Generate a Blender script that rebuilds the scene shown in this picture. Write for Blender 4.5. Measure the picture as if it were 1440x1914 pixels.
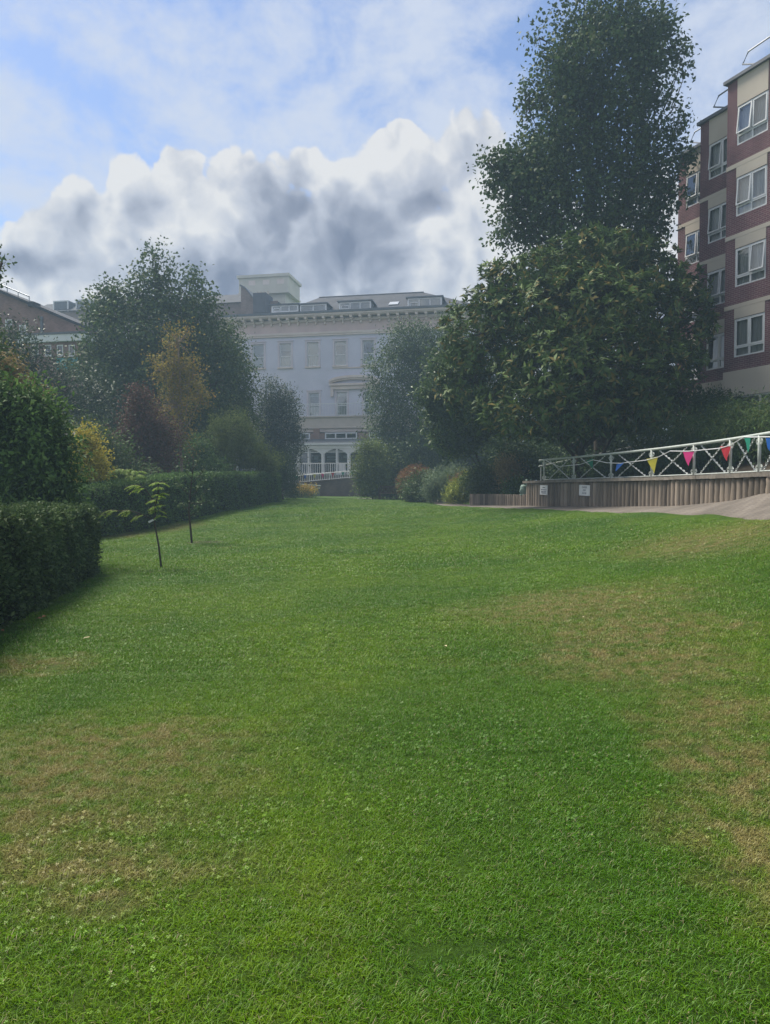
import bpy, math, random
import numpy as np
from mathutils import Vector
R = math.radians
random.seed(7)
rng = np.random.default_rng(7)
for o in list(bpy.data.objects): bpy.data.objects.remove(o)
SC = bpy.context.scene
COL = SC.collection

# ------------------------------------------------------------------ camera
F, CX, CY, HOR, EYE = 1340.0, 720.0, 957.0, 915.0, 1.6
PITCH = math.atan((CY - HOR) / F)
cam_d = bpy.data.cameras.new('camera'); cam = bpy.data.objects.new('camera', cam_d); COL.objects.link(cam)
cam.location = (0, 0, EYE); cam.rotation_euler = (R(90) - PITCH, 0, 0)
cam_d.sensor_fit = 'HORIZONTAL'; cam_d.sensor_width = 36; cam_d.lens = 36 * F / 1440
cam_d.clip_start = .05; cam_d.clip_end = 2000
SC.camera = cam
SC.view_settings.view_transform = 'Standard'; SC.view_settings.look = 'None'
SC.view_settings.gamma = 1; SC.view_settings.use_curve_mapping = False
SC.view_settings.exposure = 1.75
SC.cycles.max_bounces = 5; SC.cycles.diffuse_bounces = 2; SC.cycles.transparent_max_bounces = 12
SC.cycles.use_denoising = True

SUN_AZ, SUN_EL = -46, 56      # degrees left of the view direction, height
sd = Vector((math.sin(R(SUN_AZ)) * math.cos(R(SUN_EL)), math.cos(R(SUN_AZ)) * math.cos(R(SUN_EL)), math.sin(R(SUN_EL))))
sl = bpy.data.lights.new('sun', 'SUN'); sl.energy = 2.2; sl.angle = R(22); sl.color = (1, .93, .82)
so = bpy.data.objects.new('sun', sl); COL.objects.link(so)
so.rotation_euler = (-sd).to_track_quat('-Z', 'Y').to_euler(); so.location = (-20, 10, 40)

def ray(px, py):
    x, y = (px - CX) / F, -(py - CY) / F
    c, s = math.cos(PITCH), math.sin(PITCH)
    return Vector((x, c + y * s, -s + y * c))
def P(px, py, Y):
    d = ray(px, py); return Vector((0, 0, EYE)) + d * (Y / d.y)
def azel(px, py):
    d = ray(px, py).normalized(); return (math.atan2(d.x, d.y), math.asin(d.z))

# ------------------------------------------------------------------ world
W = bpy.data.worlds.new('World'); SC.world = W; W.use_nodes = True
W.cycles.sampling_method = 'NONE'     # the sky is broad and even: plain path sampling finds it
class NT:
    def __init__(s, nt): s.t = nt
    def n(s, typ, **kw):
        nd = s.t.nodes.new(typ)
        for k, v in kw.items():
            if k[0] == '_': nd.inputs[int(k[1:])].default_value = v
            else: setattr(nd, k, v)
        return nd
    def l(s, a, b): s.t.links.new(a, b)
    def put(s, sock, v):
        if isinstance(v, (int, float, tuple)): sock.default_value = v
        else: s.l(v, sock)
    def m(s, op, a, b=0.0, c=None, clamp=False):
        nd = s.n('ShaderNodeMath', operation=op, use_clamp=clamp)
        s.put(nd.inputs[0], a); s.put(nd.inputs[1], b)
        if c is not None: s.put(nd.inputs[2], c)
        return nd.outputs[0]
    def vm(s, op, a, b=(0, 0, 0)):
        nd = s.n('ShaderNodeVectorMath', operation=op)
        s.put(nd.inputs[0], a)
        if op == 'SCALE': s.put(nd.inputs[3], b)
        else: s.put(nd.inputs[1], b)
        return nd.outputs[1] if op in ('LENGTH', 'DISTANCE', 'DOT_PRODUCT') else nd.outputs[0]
    def noise(s, vec, scale, detail=4, rough=.55, col=False, dist=0, dim='3D'):
        nd = s.n('ShaderNodeTexNoise', noise_dimensions=dim); s.l(vec, nd.inputs['Vector'])
        nd.inputs['Scale'].default_value = scale; nd.inputs['Detail'].default_value = detail
        nd.inputs['Roughness'].default_value = rough; nd.inputs['Distortion'].default_value = dist
        return nd.outputs['Color' if col else 0]
    def mix(s, f, a, b):
        nd = s.n('ShaderNodeMix', data_type='RGBA')
        s.put(nd.inputs[0], f)
        for i, v in ((6, a), (7, b)):
            s.put(nd.inputs[i], (*v, 1) if isinstance(v, tuple) and len(v) == 3 else v)
        return nd.outputs[2]
    def sm(s, v, lo, hi, a=0., b=1.):
        nd = s.n('ShaderNodeMapRange', interpolation_type='SMOOTHSTEP')
        s.put(nd.inputs[0], v)
        for i, q in enumerate((lo, hi, a, b)): nd.inputs[i + 1].default_value = q
        return nd.outputs[0]

def blobs(nt, vec, lst):
    out = None
    for (px, py, rx, ry) in lst:
        a, e = azel(px, py); kx, ky = F / rx, F / ry
        nd = nt.n('ShaderNodeVectorMath', operation='MULTIPLY_ADD'); nt.l(vec, nd.inputs[0]); nd.inputs[1].default_value = (kx, ky, 0); nd.inputs[2].default_value = (-a * kx, -e * ky, 0)
        d = nt.vm('LENGTH', nd.outputs[0])
        out = d if out is None else nt.m('SMOOTH_MIN', out, d, .25)
    return nt.m('SUBTRACT', 1.0, out)

CUM = [(165, 400, 42, 50), (120, 470, 90, 75), (345, 330, 50, 48), (290, 440, 95, 110), (415, 345, 42, 42), (300, 370, 40, 40),
       (430, 440, 130, 110), (575, 330, 55, 42), (500, 370, 60, 55), (520, 430, 120, 110), (645, 340, 36, 34), (660, 460, 130, 130),
       (735, 260, 55, 34), (770, 345, 90, 80), (870, 420, 110, 120), (885, 310, 85, 80), (1150, 500, 250, 130)]
DARK = [(625, 465, 150, 80), (560, 400, 50, 26), (500, 520, 150, 40), (690, 470, 60, 70), (20, 490, 70, 24), (790, 380, 40, 24)]
THIN = [(480, 190, 330, 130), (90, 20, 180, 55), (900, 250, 140, 130), (60, 300, 200, 120), (1330, 130, 130, 160), (720, 60, 300, 90)]
SKY_VEIL = (3.75, 4.15, 5.0)
g = bpy.data.node_groups.new('cloud_billows', 'ShaderNodeTree')
g.interface.new_socket('Vector', in_out='INPUT', socket_type='NodeSocketVector')
g.interface.new_socket('Field', in_out='OUTPUT', socket_type='NodeSocketFloat')
t = NT(g); gi = t.n('NodeGroupInput'); go = t.n('NodeGroupOutput')
v1 = gi.outputs[0]
def voro(sc, a, off):
    nd = t.n('ShaderNodeTexVoronoi', feature='SMOOTH_F1', voronoi_dimensions='2D'); t.l(t.vm('ADD', v1, off), nd.inputs['Vector']); nd.inputs['Scale'].default_value = sc
    nd.inputs['Smoothness'].default_value = .12
    return t.m('MULTIPLY', t.m('SUBTRACT', .40, nd.outputs[0]), a)
f = t.m('ADD', t.m('ADD', voro(8, .80, (0, 0, 0)), voro(19, .42, (.3, .2, 0))), voro(44, .24, (.1, .7, 0)))
f = t.m('MULTIPLY_ADD', t.m('SUBTRACT', t.noise(v1, 40, 5, .62, dim='2D'), .5), .40, f)
t.l(f, go.inputs[0])

t = NT(W.node_tree)
for n_ in list(W.node_tree.nodes): W.node_tree.nodes.remove(n_)
tc = t.n('ShaderNodeTexCoord')
sep = t.n('ShaderNodeSeparateXYZ'); t.l(tc.outputs['Generated'], sep.inputs[0])
az = t.m('ARCTAN2', sep.outputs[0], sep.outputs[1]); el = t.m('ARCSINE', sep.outputs[2])
cmb = t.n('ShaderNodeCombineXYZ'); t.l(az, cmb.inputs[0]); t.l(el, cmb.inputs[1])
AE = cmb.outputs[0]
wn = t.vm('SUBTRACT', t.noise(AE, 8, 3, .6, col=True, dim='2D'), (.5, .5, .5))
WV = t.vm('ADD', AE, t.vm('SCALE', wn, .05))
def billow(v):
    nd = t.n('ShaderNodeGroup'); nd.node_tree = g; t.l(v, nd.inputs[0]); return nd.outputs[0]
n0 = billow(WV); n1 = billow(t.vm('ADD', WV, (-.022, .034, 0)))
body = t.m('MULTIPLY', blobs(t, WV, CUM), 1.15)
# bright broken cumulus added outside the view to raise the fill light
fill_clouds = t.m('MULTIPLY', t.m('SUBTRACT', t.noise(AE, 2.2, 3, .5, dim='2D'), .42), 4.0)
fill_clouds = t.m('SUBTRACT', fill_clouds, t.m('MULTIPLY', t.sm(t.m('ABSOLUTE', az), .55, 1.0, 1.0, 0), t.sm(el, 1.0, 1.25, 3.0, 0)))
body = t.m('MAXIMUM', body, fill_clouds)
sx = t.n('ShaderNodeSeparateXYZ'); t.l(WV, sx.inputs[0])
body = t.m('ADD', body, t.sm(sx.outputs[1], .15, .36, 1.5, 0))      # cloud bank low round the whole horizon
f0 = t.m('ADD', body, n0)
sky = t.n('ShaderNodeTexSky', sky_type='NISHITA', sun_disc=False, sun_elevation=R(SUN_EL), sun_rotation=R(SUN_AZ), air_density=1.0, dust_density=.6, ozone_density=2.2)
skt = t.mix(1.0, sky.outputs[0], (.74, .81, .94)); skt.node.blend_type = 'MULTIPLY'
# thin high cloud all over the sky
str_v = t.vm('MULTIPLY', AE, (1.0, 1.45, 1))
wisp = t.noise(str_v, 8.5, 7, .64, dist=.12, dim='2D')
tb = t.sm(blobs(t, AE, THIN), -.6, .7)
veil = t.sm(t.m('MULTIPLY_ADD', tb, .36, wisp), .46, 1.02, 0, .97)
veil = t.m('MAXIMUM', veil, t.sm(el, .02, .42, .75, .12))
c0 = t.mix(veil, skt, SKY_VEIL)
# cumulus shading: sun-side rims bright, cores grey
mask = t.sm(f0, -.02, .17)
lit = t.m('SUBTRACT', n0, n1)
core = t.sm(f0, .1, 1.2, .0, .26)
dk = t.m('MULTIPLY_ADD', t.m('SUBTRACT', wisp, .5), .8, blobs(t, WV, DARK))
dk = t.sm(dk, -.8, .9, 0, .60)
br = t.m('SUBTRACT', t.m('SUBTRACT', t.m('MULTIPLY_ADD', lit, .78, .97), core), dk)
rp = t.n('ShaderNodeValToRGB'); t.l(br, rp.inputs[0])
cr = rp.color_ramp; cr.elements[0].position = 0.0; cr.elements[0].color = (.20, .235, .34, 1)
cr.elements[1].position = 1.0; cr.elements[1].color = (.92, .92, .93, 1)
e_ = cr.elements.new(.35); e_.color = (.36, .40, .51, 1); e_ = cr.elements.new(.68); e_.color = (.60, .64, .74, 1)
cc = t.vm('SCALE', rp.outputs[0], 5.15)
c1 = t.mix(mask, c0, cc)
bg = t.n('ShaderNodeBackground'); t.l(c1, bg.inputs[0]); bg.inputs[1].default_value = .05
wo = t.n('ShaderNodeOutputWorld'); t.l(bg.outputs[0], wo.inputs[0])

# ------------------------------------------------------------------ materials
def newmat(name):
    m = bpy.data.materials.new(name); m.use_nodes = True
    t = NT(m.node_tree); b = m.node_tree.nodes['Principled BSDF']
    return m, t, b
def mat(name, c1, c2=None, scale=3., rough=.8, bump=0., spec=.3, fine=0., stretch=(1, 1, 1), metal=0., rnd=0., bscale=None):
    m, t, b = newmat(name)
    c2 = c2 or tuple(x * .8 for x in c1)
    pos = t.n('ShaderNodeNewGeometry').outputs['Position']
    v = t.vm('MULTIPLY', pos, stretch)
    n = t.noise(v, scale, 6, .6)
    f = t.sm(n, .3, .7)
    if fine: f = t.m('MULTIPLY_ADD', t.m('SUBTRACT', t.noise(v, scale * 9, 3, .6), .5), fine, f, clamp=True)
    col = t.mix(f, c1, c2)
    if rnd:
        oi = t.n('ShaderNodeObjectInfo').outputs['Random']
        hs = t.n('ShaderNodeHueSaturation'); t.l(col, hs.inputs['Color'])
        t.l(t.m('MULTIPLY_ADD', oi, rnd, 1 - rnd / 2), hs.inputs['Value']); col = hs.outputs[0]
    t.l(col, b.inputs['Base Color'])
    b.inputs['Roughness'].default_value = rough; b.inputs['Specular IOR Level'].default_value = spec; b.inputs['Metallic'].default_value = metal
    if bump:
        bp = t.n('ShaderNodeBump'); bp.inputs['Strength'].default_value = bump; bp.inputs['Distance'].default_value = .02
        t.l(t.noise(v, bscale or scale * 6, 4, .6), bp.inputs['Height']); t.l(bp.outputs[0], b.inputs['Normal'])
    return m
def leafmat(name, c1, c2, c3=None, rough=.5, trans=.22, spec=.35):
    rough = min(.8, rough + .12); spec *= .4
    c1, c2, c3 = [(min(c[0] * 1.7, .5), min(c[1] * 1.7, .5), c[2] * 1.25) if c else c for c in (c1, c2, c3)]
    m, t, b = newmat(name)
    ge = t.n('ShaderNodeNewGeometry')
    rr = ge.outputs['Random Per Island']
    col = t.mix(t.sm(rr, .0, 1.), c1, c2)
    n = t.sm(t.noise(ge.outputs['Position'], 1.1, 3), .38, .66)
    hs = t.n('ShaderNodeHueSaturation'); t.l(col, hs.inputs['Color']); t.l(t.m('MULTIPLY_ADD', n, .45, .75), hs.inputs['Value'])
    col = hs.outputs[0]
    if c3: col = t.mix(t.m('GREATER_THAN', t.m('FRACT', t.m('MULTIPLY', rr, 37.3)), .88), col, c3)
    t.l(col, b.inputs['Base Color']); b.inputs['Roughness'].default_value = rough; b.inputs['Specular IOR Level'].default_value = spec
    tr = t.n('ShaderNodeBsdfTranslucent'); t.l(col, tr.inputs[0])
    ms = t.n('ShaderNodeMixShader'); ms.inputs[0].default_value = trans
    t.l(b.outputs[0], ms.inputs[1]); t.l(tr.outputs[0], ms.inputs[2])
    t.l(ms.outputs[0], m.node_tree.nodes['Material Output'].inputs[0])
    return m
def brickmat(name, c1, c2, mortar, scale, bw=.225, bh=.075, ms=.01, swap=None):
    """brick courses in object space: local x/y run along the wall, z up"""
    m, t, b = newmat(name)
    tc = t.n('ShaderNodeTexCoord'); sp = t.n('ShaderNodeSeparateXYZ'); t.l(tc.outputs['Object'], sp.inputs[0])
    cb = t.n('ShaderNodeCombineXYZ')
    if swap == 'flat': t.l(sp.outputs[0], cb.inputs[0]); t.l(sp.outputs[1], cb.inputs[1])
    else: t.l(t.m('ADD', sp.outputs[0], sp.outputs[1]), cb.inputs[0]); t.l(sp.outputs[2], cb.inputs[1])
    br = t.n('ShaderNodeTexBrick'); t.l(cb.outputs[0], br.inputs[0])
    br.inputs['Scale'].default_value = 1; br.inputs['Brick Width'].default_value = bw; br.inputs['Row Height'].default_value = bh
    br.inputs['Mortar Size'].default_value = ms; br.inputs['Color1'].default_value = (*c1, 1); br.inputs['Color2'].default_value = (*c2, 1); br.inputs['Mortar'].default_value = (*mortar, 1)
    n = t.sm(t.noise(tc.outputs['Object'], .8, 5), .3, .7)
    hs = t.n('ShaderNodeHueSaturation'); t.l(br.outputs[0], hs.inputs['Color']); t.l(t.m('MULTIPLY_ADD', n, .4, .8), hs.inputs['Value'])
    t.l(hs.outputs[0], b.inputs['Base Color']); b.inputs['Roughness'].default_value = .85; b.inputs['Specular IOR Level'].default_value = .2
    bp = t.n('ShaderNodeBump'); bp.inputs['Strength'].default_value = .5; bp.inputs['Distance'].default_value = .01; bp.invert = True
    t.l(br.outputs['Fac'], bp.inputs['Height']); t.l(bp.outputs[0], b.inputs['Normal'])
    return m
def glassmat(name, tint=(.9, .95, .95), refl=.3):
    m, t, b = newmat(name)
    tr = t.n('ShaderNodeBsdfTransparent'); tr.inputs[0].default_value = (*tint, 1)
    gl = t.n('ShaderNodeBsdfGlossy'); gl.inputs['Roughness'].default_value = .02
    bp = t.n('ShaderNodeBump'); bp.inputs['Strength'].default_value = .05; bp.inputs['Distance'].default_value = .02
    t.l(t.noise(t.n('ShaderNodeNewGeometry').outputs['Position'], 1.2, 2), bp.inputs['Height']); t.l(bp.outputs[0], gl.inputs['Normal'])
    fr = t.n('ShaderNodeFresnel'); fr.inputs[0].default_value = 1.6
    ms = t.n('ShaderNodeMixShader'); t.l(t.m('MULTIPLY_ADD', fr.outputs[0], 1.2, refl, clamp=True), ms.inputs[0])
    t.l(tr.outputs[0], ms.inputs[1]); t.l(gl.outputs[0], ms.inputs[2])
    t.l(ms.outputs[0], m.node_tree.nodes['Material Output'].inputs[0])
    return m

# ------------------------------------------------------------------ object helpers
def tag(o, label=None, cat=None, group=None, kind=None):
    if label: o['label'] = label
    if cat: o['category'] = cat
    if group: o['group'] = group
    if kind: o['kind'] = kind
    return o
def empty(name, loc, rz=0, label=None, cat=None, group=None):
    o = bpy.data.objects.new(name, None); COL.objects.link(o); o.location = loc; o.rotation_euler = (0, 0, rz); o.empty_display_size = .3
    return tag(o, label, cat, group)
def link(name, me, m=None, parent=None):
    o = bpy.data.objects.new(name, me); COL.objects.link(o)
    if m is not None and not me.materials: me.materials.append(m)
    if parent is not None: o.parent = parent
    return o
def mesh(name, V, Fc, m=None, parent=None, smooth=False):
    me = bpy.data.meshes.new(name)
    me.from_pydata([tuple(v) for v in V], [], Fc); me.update()
    if smooth: me.polygons.foreach_set('use_smooth', [True] * len(me.polygons))
    return link(name, me, m, parent)
def quads_np(name, V, Q, m=None, parent=None, smooth=False):
    me = bpy.data.meshes.new(name)
    V = np.asarray(V, np.float32); Q = np.asarray(Q, np.int32); k = Q.shape[1]
    me.vertices.add(len(V)); me.vertices.foreach_set('co', V.ravel())
    me.loops.add(Q.size); me.loops.foreach_set('vertex_index', Q.ravel())
    me.polygons.add(len(Q)); me.polygons.foreach_set('loop_start', np.arange(0, Q.size, k, dtype=np.int32))
    if smooth: me.polygons.foreach_set('use_smooth', np.ones(len(Q), bool))
    me.update(calc_edges=True)
    return link(name, me, m, parent)
class MB:
    def __init__(s): s.V, s.F = [], []
    def box(s, x0, x1, y0, y1, z0, z1):
        b = len(s.V)
        s.V += [(x, y, z) for z in (z0, z1) for (x, y) in ((x0, y0), (x1, y0), (x1, y1), (x0, y1))]
        s.F += [tuple(b + i for i in q) for q in ((0, 3, 2, 1), (4, 5, 6, 7), (0, 1, 5, 4), (1, 2, 6, 5), (2, 3, 7, 6), (3, 0, 4, 7))]
        return s
    def poly(s, pts):
        b = len(s.V); s.V += [tuple(p) for p in pts]; s.F.append(tuple(range(b, b + len(pts)))); return s
    def prism(s, pts, d):
        """extrude a polygon (list of 3d points) by vector d"""
        b = len(s.V); n = len(pts); d = Vector(d)
        s.V += [tuple(p) for p in pts] + [tuple(Vector(p) + d) for p in pts]
        s.F.append(tuple(range(b, b + n))[::-1]); s.F.append(tuple(range(b + n, b + 2 * n)))
        s.F += [(b + i, b + (i + 1) % n, b + n + (i + 1) % n, b + n + i) for i in range(n)]
        return s
    def tube(s, pts, rad, n=6, caps=True):
        pts = [Vector(p) for p in pts]
        if not hasattr(rad, '__len__'): rad = [rad] * len(pts)
        b = len(s.V); up = Vector((.13, .07, 1)).normalized()
        prev = None
        for i, p in enumerate(pts):
            d = (pts[min(i + 1, len(pts) - 1)] - pts[max(i - 1, 0)])
            d = d.normalized() if d.length > 1e-9 else Vector((0, 0, 1))
            a = prev if prev is not None else (up if abs(d.dot(up)) < .9 else Vector((1, 0, 0)))
            a = (a - d * a.dot(d)).normalized(); prev = a; c = d.cross(a)
            for k in range(n):
                w = 2 * math.pi * k / n
                s.V.append(tuple(p + (a * math.cos(w) + c * math.sin(w)) * rad[i]))
        for i in range(len(pts) - 1):
            for k in range(n):
                k2 = (k + 1) % n
                s.F.append((b + i * n + k, b + i * n + k2, b + (i + 1) * n + k2, b + (i + 1) * n + k))
        if caps:
            s.F.append(tuple(b + k for k in range(n))[::-1]); e = b + (len(pts) - 1) * n
            s.F.append(tuple(e + k for k in range(n)))
        return s
    def build(s, name, m=None, parent=None, smooth=False): return mesh(name, s.V, s.F, m, parent, smooth)
def box(name, parent, m, x0, x1, y0, y1, z0, z1):
    return MB().box(min(x0, x1), max(x0, x1), min(y0, y1), max(y0, y1), min(z0, z1), max(z0, z1)).build(name, m, parent)
def ico(name, parent, m, c, r, sq=1., jit=.12, sub=2, seed=0):
    import bmesh
    bm = bmesh.new(); bmesh.ops.create_icosphere(bm, subdivisions=sub, radius=1)
    rr = random.Random(seed)
    for v in bm.verts:
        k = 1 + rr.uniform(-jit, jit); v.co = Vector((v.co.x * k * r + c[0], v.co.y * k * r + c[1], v.co.z * k * r * sq + c[2]))
    me = bpy.data.meshes.new(name); bm.to_mesh(me); bm.free()
    return link(name, me, m, parent)
# ------------------------------------------------------------------ terrain
WALL = [(4.30, 36.0), (6.03, 30.5), (7.0, 26.6), (7.6, 23.7), (7.98, 21.0), (8.14, 18.8), (8.16, 16.8), (8.06, 15.0), (8.0, 11.0), (8.6, 7.0), (9.6, 3.0)]
LEDGE = [(7.6, 1.5), (7.0, 5.0), (6.65, 9.0), (6.7, 12.5), (6.93, 16.0), (6.95, 18.6), (6.74, 21.0), (5.64, 27.0), (4.35, 31.0), (3.05, 34.0), (2.75, 37.0), (2.8, 41.0), (2.69, 45.0), (1.9, 49.0), (-.8, 52.0), (-4.5, 52.5)]
OEDGE = [(9.5, 1.5), (8.75, 5.0), (8.3, 9.0), (8.1, 12.5), (8.22, 16.0), (8.26, 18.6), (8.1, 21.0), (7.05, 27.0), (5.98, 31.0), (4.95, 34.0), (4.35, 37.0), (4.1, 41.0), (3.8, 46.0), (2.7, 51.5), (-.6, 54.0), (-4.5, 54.3)]
CTRL = [(0, 0, 0), (-4, 0, 0), (4, 0, .12), (0, -8, 0), (-9, -8, 0), (9, -8, .3), (-4.35, 8.1, 0), (-5.6, 13.8, .0), (-8, 8, 0), (-14, 14, .05), (-14, 30, .35), (-20, 45, .8),
        (0, 5, 0), (0, 10, .06), (0, 20, .2), (0, 30, .54), (0, 40, .8), (0, 52, .9), (-4.46, 14.3, .06), (-5.24, 19.4, .15), (-8.87, 22, .12), (-6.1, 42, .91), (-8, 30, .45), (-6, 52, .95),
        (3.3, 6.1, .28), (6.7, 12.5, 1.06), (6.93, 16, 1.0), (6.74, 21, .93), (5.64, 27, .875), (2.79, 34, .80), (2.69, 45, .86),
        (8.06, 15, 1.59), (8.14, 18.8, 1.2), (7.6, 23.7, 1.05), (6.03, 30.5, .9), (4.25, 36, .82), (8.0, 11, 1.75), (8.8, 5, 1.6), (4.2, 13, .5), (3.6, 18, .45), (2.5, 24, .45), (6.5, 6, .9),
        (12, 30, .9), (12, 40, .9), (5, 48, .9), (6, 55, .95), (0, 60, .95), (-12, 60, 1.0), (12, 60, 1), (14, 12, 1.6), (6.82, 14.2, 1.01), (6.3, 14.2, .94), (5.6, 11.5, .80), (6.5, 18.5, .93), (-20, 0, 0), (14, 0, 1.3)]
CT = np.array(CTRL, float)
def _phi(r2): return np.where(r2 > 1e-9, .5 * r2 * np.log(np.maximum(r2, 1e-9)), 0)
def _tps():
    n = len(CT); d = ((CT[:, None, :2] - CT[None, :, :2]) ** 2).sum(-1)
    A = np.zeros((n + 3, n + 3)); A[:n, :n] = _phi(d) + np.eye(n) * .6
    A[:n, n] = 1; A[:n, n + 1:] = CT[:, :2]; A[n, :n] = 1; A[n + 1:, :n] = CT[:, :2].T
    return np.linalg.solve(A, np.r_[CT[:, 2], 0, 0, 0])
TW = _tps()
def gz(x, y):
    x = np.asarray(x, float); y = np.asarray(y, float); sh = x.shape; x = x.ravel(); y = y.ravel(); out = np.empty(len(x))
    for i in range(0, len(x), 20000):
        xx, yy = x[i:i + 20000], y[i:i + 20000]
        d = (xx[:, None] - CT[:, 0]) ** 2 + (yy[:, None] - CT[:, 1]) ** 2
        out[i:i + 20000] = _phi(d) @ TW[:-3] + TW[-3] + TW[-2] * xx + TW[-1] * yy
    r = np.hypot(x, y - 28); w = np.clip((r - 30) / 25, 0, 1); w = w * w * (3 - 2 * w)
    out = np.clip(out, -.3, 2.2) * (1 - w) + .9 * w
    # a shallow old flower-bed hollow and gentle unevenness
    out = out - .07 * np.exp(-(((x - .7) / 1.3) ** 2 + ((y - 20.5) / 1.0) ** 2)) + .012 * np.sin(x * 1.7 + y * .6) * np.sin(y * 1.1 - x * .4)
    return out.reshape(sh)
def gz1(x, y): return float(gz(np.array([x]), np.array([y]))[0])

# lawn colour as a node group on world position: live grass with dry patches
lg = bpy.data.node_groups.new('lawn_colour', 'ShaderNodeTree')
lg.interface.new_socket('Position', in_out='INPUT', socket_type='NodeSocketVector')
lg.interface.new_socket('Color', in_out='OUTPUT', socket_type='NodeSocketColor')
lg.interface.new_socket('Dry', in_out='OUTPUT', socket_type='NodeSocketFloat')
t = NT(lg); gi = t.n('NodeGroupInput'); go = t.n('NodeGroupOutput'); pos = t.vm('MULTIPLY', gi.outputs[0], (1, 1, 0))
def lawn_pt(px, py):
    d = ray(px, py); Y = 4.
    for _ in range(40):
        p = P(px, py, Y); z = gz1(p.x, p.y); Yn = (z - EYE) / d.z * d.y if d.z < -1e-4 else 60
        Y = .5 * Y + .5 * max(1.5, min(60, Yn))
    return P(px, py, Y)
DRYP = [(130, 1430, 1.3, .9), (60, 1520, .7, .5), (250, 1370, .8, .35), (1090, 1130, 1.6, 1.3), (1230, 1240, .9, .9), (1180, 1180, 1.2, .9), (1400, 1440, .5, .9), (1420, 1600, .45, .6), (1330, 1330, .6, .5), (1100, 1230, .8, .5), (1350, 1170, .25, .3), (1330, 1010, 1.6, 2.2), (40, 1240, .6, .3),
        (150, 1620, .8, .5), (330, 985, .8, 2.5), (240, 1000, .7, 1.6)]
out = None
wob = t.vm('SCALE', t.vm('SUBTRACT', t.noise(pos, 1.3, 3, .65, col=True, dim='2D'), (.5, .5, .5)), 1.1)
pw = t.vm('MULTIPLY', t.vm('ADD', pos, wob), (1, 1, 0))
for (px, py, rx, ry) in DRYP:
    c = lawn_pt(px, py)
    nd = t.n('ShaderNodeVectorMath', operation='MULTIPLY_ADD'); t.l(pw, nd.inputs[0]); nd.inputs[1].default_value = (1 / rx, 1 / ry, 0); nd.inputs[2].default_value = (-c.x / rx, -c.y / ry, 0)
    d = t.vm('LENGTH', nd.outputs[0])
    out = d if out is None else t.m('SMOOTH_MIN', out, d, .2)
out = t.m('SUBTRACT', 1.0, out)
dry = t.sm(out, -.4, .85, 0, .74)
spk = t.noise(pos, 6.5, 4, .7, dim='2D')
dry = t.m('MULTIPLY', dry, t.sm(spk, .32, .66, .2, 1.15))
dry = t.m('ADD', dry, t.m('MULTIPLY', t.sm(t.noise(pos, .9, 3, .6, dim='2D'), .56, .78), .10), clamp=True)
# green: broad variation, clover spots, mower streaks across
n1 = t.sm(t.noise(pos, .35, 2, .6, dim='2D'), .3, .7); n2 = t.sm(t.noise(pos, 5, 3, .65, dim='2D'), .3, .7)
strk = t.sm(t.noise(t.vm('MULTIPLY', pos, (.35, 1.0, 1)), .8, 2, .5, dim='2D'), .35, .65)
col = t.mix(n1, (.058, .138, .010), (.112, .198, .014))
col = t.mix(t.m('MULTIPLY', n2, .6), col, (.050, .118, .012))
col = t.mix(t.m('MULTIPLY', strk, .22), col, (.125, .21, .024))
col = t.mix(dry, col, (.235, .195, .085))
t.l(col, go.inputs[0]); t.l(dry, go.inputs[1])

m_ground, t, b = newmat('lawn_turf')
pos = t.n('ShaderNodeNewGeometry').outputs['Position']
gn = t.n('ShaderNodeGroup'); gn.node_tree = lg; t.l(pos, gn.inputs[0])
fn = t.sm(t.noise(pos, 60, 5, .7), .3, .7); fn2 = t.sm(t.noise(pos, 14, 4, .6), .3, .7)
hs = t.n('ShaderNodeHueSaturation'); t.l(gn.outputs[0], hs.inputs['Color'])
t.l(t.m('ADD', t.m('MULTIPLY_ADD', fn, .3, .34), t.m('MULTIPLY', fn2, .14)), hs.inputs['Value'])  # turf colour darkened so gaps between blades read as shade
t.l(hs.outputs[0], b.inputs['Base Color']); b.inputs['Roughness'].default_value = .9; b.inputs['Specular IOR Level'].default_value = .12
bp = t.n('ShaderNodeBump'); bp.inputs['Strength'].default_value = .9; bp.inputs['Distance'].default_value = .035
t.l(t.m('ADD', t.noise(pos, 45, 5, .75), t.noise(pos, 9, 3, .6)), bp.inputs['Height']); t.l(bp.outputs[0], b.inputs['Normal'])

def axis(lo, f0, f1, hi, fine, grow=1.25):
    a = list(np.arange(f0, f1, fine)); s = fine; x = a[-1]
    while x < hi: s *= grow; x += s; a.append(x)
    s = fine; x = a[0]; pre = []
    while x > lo: s *= grow; x -= s; pre.append(x)
    return np.array(pre[::-1] + a)
gx = axis(-120, -11, 11, 120, .3); gy = axis(-25, -3, 55, 150, .3)
XX, YY = np.meshgrid(gx, gy); ZZ = gz(XX, YY)
_le = np.array(LEDGE); _k = YY < 46
ZZ = np.where(_k & (YY > 1) & (XX > np.interp(YY, _le[:, 1], _le[:, 0]) + .22), ZZ - .07, ZZ)      # turf stops at the path edge
nx, ny = len(gx), len(gy); idx = np.arange(nx * ny).reshape(ny, nx)
Q = np.stack([idx[:-1, :-1], idx[:-1, 1:], idx[1:, 1:], idx[1:, :-1]], -1).reshape(-1, 4)
tag(quads_np('lawn', np.stack([XX, YY, ZZ], -1).reshape(-1, 3), Q, m_ground, smooth=True), kind='structure')

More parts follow.
